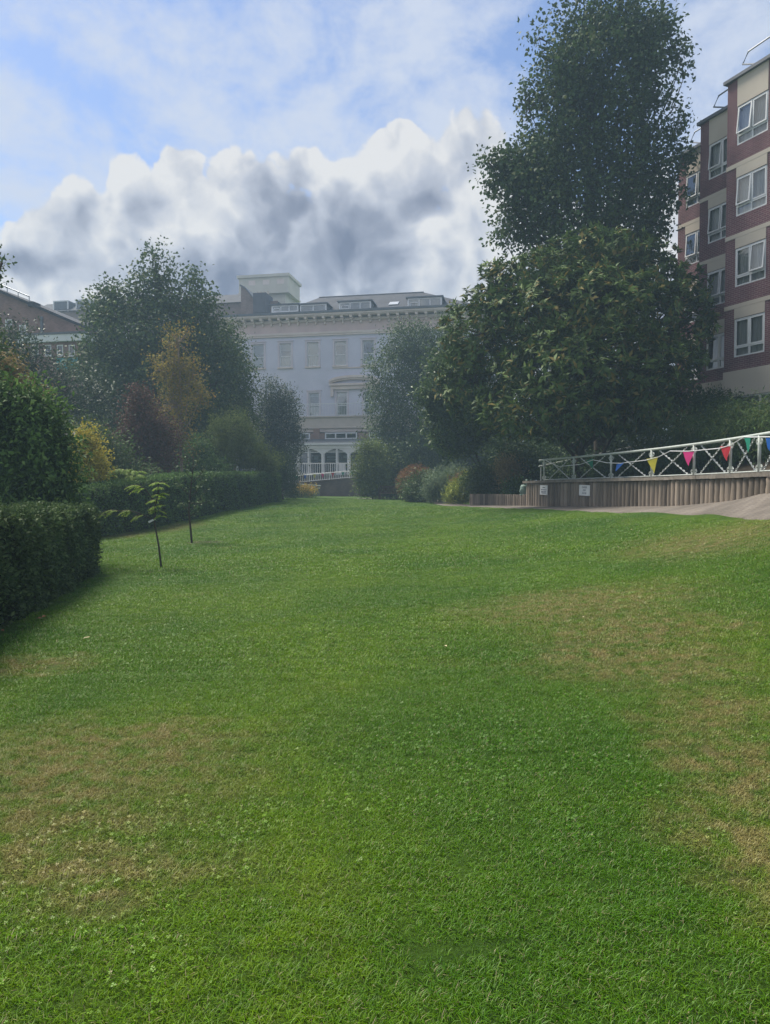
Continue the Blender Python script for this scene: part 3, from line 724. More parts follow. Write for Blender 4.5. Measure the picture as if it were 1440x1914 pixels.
# brown brick garden wall under the ramp
bw = empty('brick_garden_wall', (p0_[0], p0_[1], .9), VF.a, 'dark brown brick garden wall below the sloping white railing', 'wall')
m_brick_dk = brickmat('garden_brick', (.16, .095, .075), (.115, .07, .058), (.13, .11, .10), 1)
L_ = (Vector(p1_) - Vector(p0_)).length
MB().prism([(-4, -.2, -.6), (L_ + 6, -.2, -.6), (L_ + 6, -.2, za2[0] + ex - .9 - .1), (L_, -.2, za2[0] + ex - .9 - .1), (0, -.2, za2[0] - 1.0), (-4, -.2, za2[0] - 1.3)], (0, .34, 0)).build('brickwork', m_brick_dk, bw)
mb = MB().prism([(-.1, -.26, za2[0] - .997), (L_, -.26, za2[0] + ex - .997), (L_, -.26, za2[0] + ex - .91), (-.1, -.26, za2[0] - .91)], (0, .46, 0)).build('coping', m_brick_dk, bw)
# pale pipe handrail low in front of it
hp = P(557, 930, 60)
hr = empty('pipe_handrail', (hp.x, hp.y, gz1(hp.x, hp.y)), 0, 'thin pale pipe handrail on one post in front of the brick garden wall', 'handrail')
m_rail = mat('pale_grey_paint', (.46, .50, .47), (.35, .38, .35), 7, .55, .2, fine=.6)
o0 = hr.location.copy()
MB().tube([P(548, 904, 60) - o0, P(600, 908, 60) - o0], .03, 6).build('top_rail', m_rail, hr); MB().tube([P(552, 911, 60) - o0, P(598, 912.5, 60) - o0], .025, 6).build('lower_rail', m_rail, hr)
q = P(589, 905, 60); MB().tube([Vector((q.x, q.y, gz1(q.x, q.y) - .05)) - o0, q - o0], .03, 6).build('post', m_rail, hr)

# ------------------------------------------------------------------ right-hand brick block
m_purp = brickmat('plum_brick', (.165, .07, .085), (.125, .055, .07), (.26, .19, .18), 1)
m_beige = mat('beige_panel', (.56, .50, .42), (.50, .445, .375), .7, .85, .08, fine=.15)
m_curt = mat('pale_curtain', (.74, .74, .72), (.55, .56, .57), 1.4, .9, stretch=(8, 8, .3))
m_steel = mat('roof_rail_steel', (.30, .32, .35), (.24, .26, .28), 3, .45, metal=.4)
DA = math.atan2(-.917, .399)          # along the block towards the viewer's right
block = empty('brick_block', (13.36, 28.42, 4.6), DA, 'plum brick and beige block of flats stepping back behind the tall tree', 'building')
BO = Vector((13.36, 28.42)); dx = Vector((.399, -.917)); dn = Vector((.917, .399))  # dn: into the building
ZK = 4.6
def local(p): q = Vector(p) - BO; return q.dot(dx), q.dot(dn)
BT = [16.28 - ZK - 2.7 * k for k in range(4)]; ROOF = 17.46 - ZK; PL = 6.2 - ZK
def block_window(par, a, b_, c, d, y, tilt):
    w = ring(MB(), a, b_, c, d, .055, y - .05, y + .03); zm = c + .36; xm = (a + b_) / 2
    w.box(a + .055, b_ - .055, y - .048, y + .028, zm - .035, zm + .035); w.box(xm - .03, xm + .03, y - .046, y + .026, c + .055, zm - .035); w.box(xm - .03, xm + .03, y - .046, y + .026, zm + .035, d - .055)
    w = w.build('window', m_white, par)
    for (x0, x1) in ((a + .05, xm - .02), (xm + .02, b_ - .05)):
        MB().poly([(x0, y - .01, c + .05), (x1, y - .01, c + .05), (x1, y - .01, zm - .03), (x0, y - .01, zm - .03)]).build('lower_pane', m_glass_sky, w)
    for k, (x0, x1) in enumerate(((a + .045, xm - .02), (xm + .02, b_ - .045))):
        ang = tilt[k]; z0, z1 = zm + .03, d - .045; H = z1 - z0
        f_ = ring(MB(), x0, x1, -H, 0, .05, -.03, .012).build('casement', m_white, w); f_.location = (0, y - .03, z1); f_.rotation_euler = (R(-ang), 0, 0)
        gl = MB().poly([(x0 + .05, -.008, -H + .05), (x1 - .05, -.008, -H + .05), (x1 - .05, -.008, -.05), (x0 + .05, -.008, -.05)]).build('glass', m_glass_sky, w); gl.location = f_.location; gl.rotation_euler = f_.rotation_euler
    # curtains: gathered strips at the sides and a net across
    n = 26; V = []
    for i in range(n + 1):
        x = a + (b_ - a) * i / n; yy = y + .12 + .03 * math.sin(i * 2.4); V += [(x, yy, c), (x, yy, d)]
    mesh('curtain', V, [(2 * i, 2 * i + 2, 2 * i + 3, 2 * i + 1) for i in range(n)], m_curt, w)
bays = [((13.36, 28.42), 7.4, (.46, 3.9)), ((13.66, 31.5), 4.4, (.46,)), ((13.98, 34.6), 4.4, (.46,))]
for bi, (L0, wd, wins) in enumerate(bays):
    u0, y0 = local(L0); u1 = u0 + wd
    bay = empty('bay', (u0, y0, 0)); bay.parent = block
    ops = [(w, w + 1.34, T - 1.46, T) for w in wins for T in BT]
    wall_open('wall', bay, m_purp, 0, wd, PL, ROOF - .12, ops, 0, .1)
    mb = MB()
    mb.poly([(0, 0, -1.5), (0, 9, -1.5), (0, 9, ROOF - .12), (0, 0, ROOF - .12)][::-1]); mb.poly([(wd, 0, -1.5), (wd, 9, -1.5), (wd, 9, ROOF - .12), (wd, 0, ROOF - .12)])
    mb.build('return_wall', m_purp, bay)
    box('inner_core', bay, m_room, .05, wd - .05, .35, 8.9, -1, ROOF - .2)
    box('plinth', bay, m_beige, -.012, wd + .012, -.03, .3, .6, PL)
    box('lower_plinth', bay, m_beige, -.01, wd + .01, -.01, .3, -1.6, -.1)
    bw_ = ring(MB(), .25, wd - .3, -.097, .597, .06, .02, .09)
    for q in range(1, 5): x = .25 + (wd - .55) * q / 5; bw_.box(x - .03, x + .03, .022, .088, -.037, .537)
    bw_ = bw_.build('basement_window', m_white, bay); MB().poly([(.25, .06, -.09), (wd - .3, .06, -.09), (wd - .3, .06, .59), (.25, .06, .59)]).build('pane', m_glass_sky, bw_)
    box('basement_back', bay, m_curt, .06, wd - .06, .2, .3, -.1, .6)
    box('roof_fascia', bay, m_lead, -.1, wd + .1, -.14, 9.1, ROOF - .12, ROOF)
    for k, T in enumerate(BT):
        for w in wins:
            top = ROOF - .123 if k == 0 else T + .57
            box('spandrel_panel', bay, m_beige, w, w + 1.34, -.02, .05, T + .012, top - (.16 if k else 0))
            rr2 = random.Random(bi * 10 + k)
            tl = [(7, 2), (5, 0), (0, 6), (0, 0)][k] if bi == 0 else rr2.choice([(6, 0), (4, 1), (0, 0), (5, 5)])
            block_window(bay, w, w + 1.34, T - 1.46, T, .06, tl)
        if k: box('floor_band', bay, m_beige, -.006, wd + .006, -.024, .05, T + .413, T + .572)
    # roof guard rail
    rg = MB(); z = ROOF
    xs = [.7, 2.6, 4.5, wd - .1] if wd > 5 else [.7, 2.4, wd - .1]
    rg.tube([(xs[0] + .5, .25, z + .12), (xs[0] - .25, .25, z + .5), (xs[0], .25, z + .85), (xs[-1], .25, z + 1.05)], .035, 6)
    for x in xs[1:]: rg.tube([(x, .25, z), (x, .25, z + 1.0)], .03, 6)
    rg.build('roof_guard_rail', m_steel, bay)
for bay in [c for c in block.children if c.type == 'EMPTY']:      # the bays' pieces belong straight to the block
    for c in list(bay.children):
        c.parent = block; c.location = c.location + bay.location
    bpy.data.objects.remove(bay)
# ------------------------------------------------------------------ left-hand brick gable house
GF = Frame(P(70, 700, 56), R(-10.5))
GZ = 1.0
gab = empty('brick_gable_house', (GF.o.x, GF.o.y, GZ), GF.a, 'red brick house with sloping gable verge behind the trees at far left', 'building')
m_redb = brickmat('red_brick', (.27, .15, .13), (.21, .115, .10), (.22, .19, .17), 1)
def gu(px, y=0): return GF.u(px, y)
def gzz(py, px=70, y=0): return GF.z(py, px, y) - GZ
pts = [(gu(-190), 0, 0), (gu(147), 0, 0), (gu(147), 0, gzz(608, 140)), (gu(60), 0, gzz(570, 60)), (gu(-60), 0, gzz(519, -60)), (gu(-190), 0, gzz(575, -190))]
MB().prism(pts, (0, 10, 0)).build('gable_wall', m_redb, gab)
vg = MB()
for (a, b_) in ((3, 4), (4, 5), (2, 3)):
    p, q = Vector(pts[a]), Vector(pts[b_]); vg.prism([p + Vector((0, -.25, .003)), q + Vector((0, -.25, .003)), q + Vector((0, -.25, .22)), p + Vector((0, -.25, .22))], (0, 10.5, 0))
vg.build('roof_verge', m_slate, gab)
rl_ = MB(); p, q = Vector(pts[3]) + Vector((.0, -.1, .22)), Vector(pts[4]) + Vector((0, -.1, .22))
rl_.tube([p + Vector((0, 0, .42)), q + Vector((0, 0, .42))], .05, 6)
for k in range(7): a_ = p.lerp(q, k / 6); rl_.tube([a_, a_ + Vector((0, 0, .42))], .035, 5)
rl_.build('verge_rail', m_steel, gab)
box('verge_end', gab, m_slate, gu(60), gu(70), -.27, .6, gzz(578, 66) + .2, gzz(567, 66) + .1)
for (px, py) in ((20, 597), (46, 607)):
    a, b_, z0, z1 = gu(px - 6), gu(px + 6), gzz(py + 18, px), gzz(py, px)
    w = ring(MB(), a, b_, z0, z1, .09, -.06, .0).build('window', m_white, gab); MB().poly([(a, -.03, z0), (b_, -.03, z0), (b_, -.03, z1), (a, -.03, z1)]).build('pane', m_glass_dk, w)
box('drainpipe', gab, m_lead, gu(80), gu(84), -.12, -.002, gzz(622, 80), gzz(592, 80))
ext = empty('flat_roof_extension', (GF.o.x, GF.o.y, GZ), GF.a, 'low brick extension with broad white fascia in front of the gable house', 'building')
EY = -4.0
box('fascia', ext, m_white, gu(40, EY), gu(165, EY), EY - .25, -.2, GF.z(640, 90, EY) - GZ, GF.z(627, 90, EY) - GZ); box('roof_edge', ext, m_lead, gu(38, EY), gu(167, EY), EY - .3, -.2, GF.z(627, 90, EY) - GZ + .003, GF.z(623, 90, EY) - GZ)
eops = [(gu(c - 6, EY), gu(c + 6, EY), GF.z(666, c, EY) - GZ, GF.z(644, c, EY) - GZ) for c in (68, 92, 114, 136)]
wall_open('wall', ext, m_redb, gu(42, EY), gu(163, EY), 0, GF.z(640, 90, EY) - GZ - .003, eops, EY, .1); box('inner_core', ext, m_room, gu(42, EY) + .02, gu(163, EY) - .02, EY + .2, -.3, 0, GF.z(642, 90, EY) - GZ)
for (a, b_, c, d) in eops:
    w = ring(MB(), a, b_, c, d, .08, EY + .02, EY + .08).build('window', m_white, ext); MB().poly([(a, EY + .05, c), (b_, EY + .05, c), (b_, EY + .05, d), (a, EY + .05, d)]).build('pane', m_glass_dk, w)
m_teal = mat('teal_panel', (.06, .30, .36), (.05, .25, .31), 1, .7)
box('teal_panel', ext, m_teal, gu(108, EY), gu(150, EY), EY - .06, EY - .003, GF.z(690, 120, EY) - GZ, GF.z(669, 120, EY) - GZ)

# ------------------------------------------------------------------ log retaining walls
m_log = mat('weathered_log', (.255, .208, .165), (.165, .134, .108), 4, .9, .5, .15, fine=.3, stretch=(1, 1, .15), rnd=.7)
m_cop = mat('weathered_sleeper', (.24, .21, .18), (.15, .13, .11), 5, .9, .5, .15, fine=.6, rnd=.3)
pl = np.array(WALL); sl_ = np.r_[0, np.cumsum(np.hypot(*np.diff(pl, axis=0).T))]
def wp(s): return float(np.interp(s, sl_, pl[:, 0])), float(np.interp(s, sl_, pl[:, 1]))
def wall_s(px):
    """arc length where the wall meets the sight line of pixel column px"""
    k = (px - CX) / F; ss = np.linspace(0, sl_[-1], 4000); x = np.interp(ss, sl_, pl[:, 0]); y = np.interp(ss, sl_, pl[:, 1])
    return float(ss[np.argmin(abs(x / y - k))])
sB = sl_[1]
logw = empty('log_retaining_wall', (*wp(sB), gz1(*wp(sB))), 0, 'tall weathered log palisade wall curving up the path below the railing', 'wall')
loww = empty('low_log_edging', (*wp(0), gz1(*wp(0))), 0, 'low weathered log edging beside the flower bed, left of the tall log wall', 'wall')
import bmesh
def log_mesh(r, h, seed):
    rr3 = random.Random(seed); n = 9; mb = MB(); rings_ = [(0, 1.0), (.3, 1.03), (.65, .98), (.94, 1.0), (1.0, .86)]
    for (f_, k) in rings_:
        for i in range(n): w = 2 * math.pi * i / n; q = r * k * (1 + rr3.uniform(-.05, .05)); mb.V.append((q * math.cos(w), q * math.sin(w), f_ * h))
    for j in range(len(rings_) - 1): mb.F += [(j * n + i, j * n + (i + 1) % n, (j + 1) * n + (i + 1) % n, (j + 1) * n + i) for i in range(n)]
    mb.F.append(tuple((len(rings_) - 1) * n + i for i in range(n)))
    me = bpy.data.meshes.new('log'); me.from_pydata(mb.V, [], mb.F); me.update(); me.polygons.foreach_set('use_smooth', [True] * (len(me.polygons) - 1) + [False]); me.materials.append(m_log); return me
LM = [log_mesh(1, 1, i) for i in range(7)]
s = 0.; rr3 = random.Random(3); i = 0
while s < sl_[9]:
    r = rr3.uniform(.098, .122) * (1 + .22 * min(1, max(0, (s - sB) / 14))) if s > sB else rr3.uniform(.072, .092)
    s += r
    x, y = wp(s); low = s < sB; par = loww if low else logw
    top = (1.385 if low else 1.86) + rr3.uniform(-.015, .012); z0 = gz1(x, y) - .08
    o = link('log', LM[i % 7], None, par); i += 1
    o.location = Vector((x, y, z0)) - par.location; o.scale = (r, r, top - z0); o.rotation_euler = (rr3.uniform(-.012, .012), rr3.uniform(-.012, .012), rr3.uniform(0, 6))
    s += r + .012
# timber coping sleepers along the tall wall
s = sB - .05; k = 0
while s < sl_[9] - .1:
    Lc = rr3.uniform(1.7, 2.6); a, b_ = Vector(wp(s)), Vector(wp(min(s + Lc - .01, sl_[9]))); d = (b_ - a); L = d.length; ang = math.atan2(d.y, d.x)
    c_ = MB(); z0 = 0
    n = 6
    for j in range(n): c_.box(L * j / n, L * (j + 1) / n - (.0 if j < n - 1 else .004), -.17 + rr3.uniform(-.006, .006), .12, rr3.uniform(-.004, .004), .095 + rr3.uniform(-.006, .006))
    o = c_.build('coping_sleeper', m_cop, logw); o.location = Vector((a.x, a.y, 1.868 + (k % 2) * .004)) - logw.location; o.rotation_euler = (0, 0, ang)
    s += Lc; k += 1

# ------------------------------------------------------------------ railing on the log wall
RT = 2.80
rail = empty('pond_railing', (*wp(wall_s(1013)), 1.96), 0, 'pale grey wrought iron railing with crossed bars and scrolls on the log wall', 'railing')
RO = rail.location.copy()
def rp_(px, z, back=.10):
    s_ = wall_s(px); x, y = wp(s_); i_ = int(np.argmin(np.hypot(wl[:, 0] - x, wl[:, 1] - y))); n_ = nor[i_]
    return Vector((x + n_[0] * back, y + n_[1] * back, z))
ppx = [1013, 1068, 1137, 1212, 1290, 1357, 1410, 1457, 1510, 1580, 1680, 1840, 2080, 2330]
ppx = [q for q in ppx]
top = [rp_(px, RT + (.0)) - RO for px in list(np.linspace(1004, 1560, 26)) + [1620, 1700, 1850, 2050, 2330]]
top = [top[0] + Vector((0, 0, -.07))] + top
MB().tube(top, .038, 8).build('top_rail', m_rail, rail, True)
MB().tube([rp_(px, 2.0) - RO for px in list(np.linspace(1013, 1560, 26)) + [1620, 1700, 1850, 2050, 2330]], .018, 6).build('bottom_rail', m_rail, rail, True)
m_tins = mat('white_ribbon_bar', (.62, .64, .62), (.20, .22, .21), 30, .35, spec=.5)
pm = None; sm_ = None
def scroll_mesh():
    pts_ = []; 
    for i in range(26): w = i / 25 * 2.6 * 2 * math.pi * .75; r = .075 * (1 - i / 34); pts_.append((r * math.cos(w) + .085, 0, r * math.sin(w)))
    return MB().tube(pts_, .011, 5)
for i, px in enumerate(ppx):
    b0 = rp_(px, 1.95)
    if pm is None:
        po = MB().tube([(0, 0, 0), (0, 0, RT - 1.96)], .037, 8).build('post', m_rail, rail, True); pm = po.data
    else: po = link('post', pm, None, rail)
    po.location = b0 - RO
    dvec = (rp_(px + 4, 0) - rp_(px - 4, 0)); ang = math.atan2(dvec.y, dvec.x)
    for (dz, sg) in ((.12, 1), (.12, -1), (RT - 1.96 - .15, 1), (RT - 1.96 - .15, -1)):
        if sm_ is None: so_ = scroll_mesh().build('scroll', m_rail, rail, True); sm_ = so_.data
        else: so_ = link('scroll', sm_, None, rail)
        so_.location = b0 - RO + Vector((0, 0, dz)); so_.rotation_euler = (0, 0, ang + (0 if sg > 0 else math.pi))
def twisted(p, q, name='crossed_bar'):
    d = q - p; L = d.length; mb = MB(); n = 40; d.normalize(); a = d.cross(Vector((0, 0, 1))).normalized(); c = d.cross(a)
    for i in range(n + 1):
        w = i * .75; e1 = a * math.cos(w) + c * math.sin(w); e2 = a * -math.sin(w) + c * math.cos(w); o_ = p + d * (L * i / n)
        mb.V += [tuple(o_ + e1 * .024 + e2 * .006), tuple(o_ - e1 * .024 + e2 * .006), tuple(o_ - e1 * .024 - e2 * .006), tuple(o_ + e1 * .024 - e2 * .006)]
    for i in range(n): mb.F += [(4 * i + k, 4 * i + (k + 1) % 4, 4 * i + 4 + (k + 1) % 4, 4 * i + 4 + k) for k in range(4)]
    return mb.build(name, m_tins, rail)
for a_, b_ in zip(ppx[:-1], ppx[1:]):
    f_ = (b_ - a_) * .17
    twisted(rp_(a_ + f_, 2.02) - RO, rp_(b_ - f_, RT - .05) - RO); twisted(rp_(a_ + f_, RT - .05, .13) - RO, rp_(b_ - f_, 2.02, .13) - RO)
# sloping handrail climbing behind it
p0 = P(1008, 872, 30.5); p1 = P(1185, 834.5, 33)
sr = empty('sloping_handrail', (p0.x, p0.y, 1.78), 0, 'thin grey handrail climbing away behind the left end of the railing', 'handrail')
o0 = sr.location.copy(); MB().tube([p0 - o0, p1 - o0, p1 + (p1 - p0) * .2 - o0], .032, 8).build('rail', m_rail, sr, True)
for k in (.02, .33, .66, .97):
    q = p0.lerp(p1, k); MB().tube([Vector((q.x, q.y, max(1.6, bank_z(q.x, q.y) - .3))) - o0, q - o0], .026, 6).build('post', m_rail, sr)
# bunting looped along the rail
bun = empty('bunting', (*RO[:2], RT - .2), 0, 'white cord of coloured triangular flags looped along the grey railing', 'bunting')
bo_ = bun.location.copy()
FL = [(1103, 859, 'teal', 13, 17, .35), (1160, 866, 'blue', 15, 15, -.6), (1220, 855.5, 'yellow', 21, 30, .15), (1287, 843, 'pink', 22, 28, .0), (1356, 834, 'red', 20, 28, .12), (1398, 817, 'green', 14, 29, .0), (1437, 816.5, 'blue', 14, 27, .05), (1475, 812, 'yellow', 18, 30, 0)]
cord_pts = [(1021, 861), (1045, 872), (1085, 868), (1109, 859.5), (1135, 865), (1160, 866), (1208, 860), (1231, 854), (1253, 843), (1287, 843.5), (1345, 838), (1366, 832), (1391, 816.5), (1405, 817), (1440, 816.5), (1500, 809)]
def rpix(px, py, fwd=.07):
    q = rp_(px, 0, -fwd + .1); return P(px, py, q.y)
cp = [rpix(*c) - bo_ for c in cord_pts]
MB().tube(cp, .012, 5).build('cord', m_white, bun)
for (px, py, c_, w_, h_, sw) in FL:
    c0_ = rpix(px, py, .085); sc_ = c0_.y / F; a_, b_ = rpix(px - w_ / 2, py + (2 if px < 1250 else 0), .085) - bo_, rpix(px + w_ / 2, py - (2 if px < 1250 else 0), .085) - bo_
    tip = (a_ + b_) / 2 + Vector((sw * w_ * sc_, -.03, -h_ * sc_)); n = 5; mb = MB()
    # softly rippled cloth
    for i in range(n + 1):
        f_ = i / n
        for j in range(n + 1 - i):
            g_ = j / max(1, n - i) if n - i else .5
            q = (a_.lerp(b_, g_)).lerp(tip, f_); q = q + Vector((0, .025 * math.sin(g_ * 5 + f_ * 4 + px), 0)); mb.V.append(tuple(q))
    off = [0]
    for i in range(n + 1): off.append(off[-1] + n + 1 - i)
    for i in range(n):
        for j in range(n - i):
            mb.F.append((off[i] + j, off[i] + j + 1, off[i + 1] + j))
            if j < n - i - 1: mb.F.append((off[i] + j + 1, off[i + 1] + j + 1, off[i + 1] + j))
    mb.build('flag', m_flag[c_], bun, True)
# ------------------------------------------------------------------ two notices on the logs
m_sign = mat('white_plastic_sign', (.74, .74, .75), (.66, .66, .68), 4, .5)
m_ink = mat('dark_print', (.10, .11, .17), (.07, .08, .12), 5, .7)
def text_mesh(s_, size):
    cu_ = bpy.data.curves.new('lettering', 'FONT'); cu_.body = s_; cu_.size = size; cu_.align_x = 'CENTER'; cu_.align_y = 'CENTER'; cu_.space_line = 1.15; cu_.extrude = .001
    o_ = bpy.data.objects.new('lettering', cu_); COL.objects.link(o_); dg = bpy.context.evaluated_depsgraph_get(); me_ = bpy.data.meshes.new_from_object(o_.evaluated_get(dg)); bpy.data.objects.remove(o_)
    return me_
def sign(px, py, w, h, label, text):
    c = rp_(px, 0, 0); i_ = int(np.argmin(np.hypot(wl[:, 0] - c.x, wl[:, 1] - c.y))); n_ = Vector((-nor[i_][0], -nor[i_][1], 0)); c = c + n_ * .145; z = P(px, py, c.y).z
    ang = math.atan2(n_.y, n_.x) + R(90); root = empty('warning_sign', (c.x, c.y, z), ang, label, 'sign')
    W_, H_ = w * c.y / F / (abs(math.cos(ang)) + c.x / c.y * abs(math.sin(ang))), h * c.y / F
    box('panel', root, m_sign, -W_ / 2, W_ / 2, -.006, .006, -H_ / 2, H_ / 2); root.rotation_euler[1] = R(1.5)
    if text:
        me_ = text_mesh(text, H_ * .24); xs_ = [v.co.x for v in me_.vertices]; k = min(1, W_ * .84 / (max(xs_) - min(xs_)))
        o_ = link('lettering', me_, m_ink, root); me_.materials.clear(); me_.materials.append(m_ink); o_.location = (0, -.009, 0); o_.rotation_euler = (R(90), 0, 0); o_.scale = (k, k, 1)
    else:
        mb = MB()
        for (f_, words) in ((.27, ((-.14, .16),)), (.03, ((-.36, -.12), (-.08, .36))), (-.16, ((-.34, .0), (.05, .33))), (-.3, ((-.3, .3),))):
            for (x0, x1) in words: mb.box(x0 * W_, x1 * W_, -.009, -.0065, (f_ - .035) * H_, (f_ + .035) * H_)
        mb.build('faded_print', m_ink, root)
    for (x, z_) in ((-.42, .42), (.42, .42), (-.42, -.42), (.42, -.42)):
        MB().tube([(x * W_, -.012, z_ * H_), (x * W_, -.006, z_ * H_)], .008, 6).build('screw', m_steel, root)
sign(1023, 916, 14, 18, 'small white notice with faded lines on the left end of the log wall', None)
sign(1100, 916.5, 20, 20, 'larger white warning notice reading DANGER DEEP WATER on the log wall', 'DANGER\nDEEP\nWATER')
# ------------------------------------------------------------------ verdigris hand pump behind the corner of the wall
pc = P(980, 921, 30.9); pmp = empty('garden_pump', (pc.x, pc.y, 1.2), 0, 'verdigris green garden pump with upright handle at the corner of the log wall', 'pump')
m_verd = mat('verdigris', (.24, .34, .29), (.15, .22, .19), 9, .6, .3, fine=.5)
MB().tube([(0, 0, 0), (0, 0, .12), (0, 0, .14), (0, 0, .42), (0, 0, .52), (.01, 0, .58), (.02, 0, .6)], [.12, .12, .15, .17, .165, .12, .03], 12).build('body', m_verd, pmp, True)
MB().tube([(.09, 0, .55), (.11, 0, .66), (.115, 0, .70), (.115, 0, .85)], [.035, .03, .042, .045], 8).build('handle', m_verd, pmp, True)
MB().tube([(-.14, -.05, .40), (-.2, -.08, .32), (-.13, -.1, .22)], [.03, .03, .028], 6).build('spout', m_verd, pmp, True)
for z in (.16, .40): MB().tube([(0, 0, z), (0, 0, z + .03)], .18, 12).build('band', m_verd, pmp, True)
# ------------------------------------------------------------------ bench by the far path
m_bw = mat('dark_bench_wood', (.10, .062, .04), (.065, .042, .03), 6, .75, .3, fine=.4, stretch=(1, 4, 4)); m_bworn = mat('worn_bench_wood', (.30, .20, .15), (.22, .15, .12), 6, .7)
bc = P(728, 931, 49.5); bz = gz1(bc.x, bc.y)
bn = empty('garden_bench', (bc.x, bc.y, bz), R(12), 'dark wooden garden bench half hidden by bushes at the far path', 'bench')
for k in range(4): box('seat_slat', bn, m_bworn if k == 0 else m_bw, -.72, .62, -.25 + k * .125, -.25 + k * .125 + .105, .43, .46)
for x in (-.68, .58): box('leg', bn, m_bw, x - .035, x + .035, -.24, -.17, 0, .62); box('leg', bn, m_bw, x - .035, x + .035, .2, .27, 0, .95); box('armrest', bn, m_bw, x - .04, x + .04, -.27, .2, .623, .66)
for k in range(11): box('back_slat', bn, m_bw, -.6 + k * .105, -.6 + k * .105 + .06, .215, .245, .5, .88)
box('back_rail', bn, m_bw, -.645, .545, .205, .255, .883, .96); box('back_rail', bn, m_bw, -.645, .545, .207, .253, .463, .498)
# ------------------------------------------------------------------ grey shed roof and white tables beyond the hedge
sc_ = P(103, 845, 27); sg_ = gz1(sc_.x, sc_.y)
shed = empty('garden_shed', (sc_.x, sc_.y, sg_), R(14), 'small timber shed with weathered grey board roof behind the left bushes', 'shed')
m_gw = mat('grey_boards', (.30, .30, .31), (.21, .21, .22), 4, .9, .4, fine=.5, stretch=(.3, 3, 3), rnd=.3); m_bd = mat('brown_boards', (.12, .09, .07), (.09, .07, .055), 4, .9, .3, rnd=.3)
ez = P(103, 829, 26).z - sg_; tz = P(103, 808.5, 28).z - sg_
for k in range(6):
    f0_, f1_ = k / 6, (k + .98) / 6; y0_, y1_ = -1.0 + 1.9 * f0_, -1.0 + 1.9 * f1_; z0_, z1_ = ez + (tz - ez) * f0_, ez + (tz - ez) * f1_
    MB().prism([(-1.0, y0_, z0_ + .03), (.66 - .0 * k, y0_, z0_ + .03), (.66, y1_ + .04, z1_), (-1.0, y1_ + .04, z1_)], (0, 0, .035)).build('roof_board', m_gw, shed)
for k in range(12): box('wall_board', shed, m_bd, -.9 + k * .13, -.9 + k * .13 + .122, -.8, -.77, 0, ez + .1)
box('side_wall', shed, m_bd, .60, .63, -.77, .8, 0, ez + .05); box('side_wall', shed, m_bd, -.93, -.90, -.77, .8, 0, ez + .05)
for (px, pw, lab) in ((388, 44, 'long white garden table just showing over the far hedge by the birch'), (469, 26, 'short white garden table just showing over the right end of the far hedge')):
    c = P(px, 877.5, 39 if px < 420 else 45); g0_ = gz1(c.x, c.y); w_ = pw * c.y / F / 2
    tb_ = empty('garden_table', (c.x, c.y, g0_), R(-4), lab, 'table'); h_ = c.z - g0_
    box('table_top', tb_, m_white, -w_, w_, -.4, .4, h_ - .08, h_ + .06)
    for sx in (-1, 1):
        for sy in (-1, 1): box('leg', tb_, m_white, sx * (w_ - .1) - .04, sx * (w_ - .1) + .04, sy * .32 - .04, sy * .32 + .04, 0, h_ - .083)
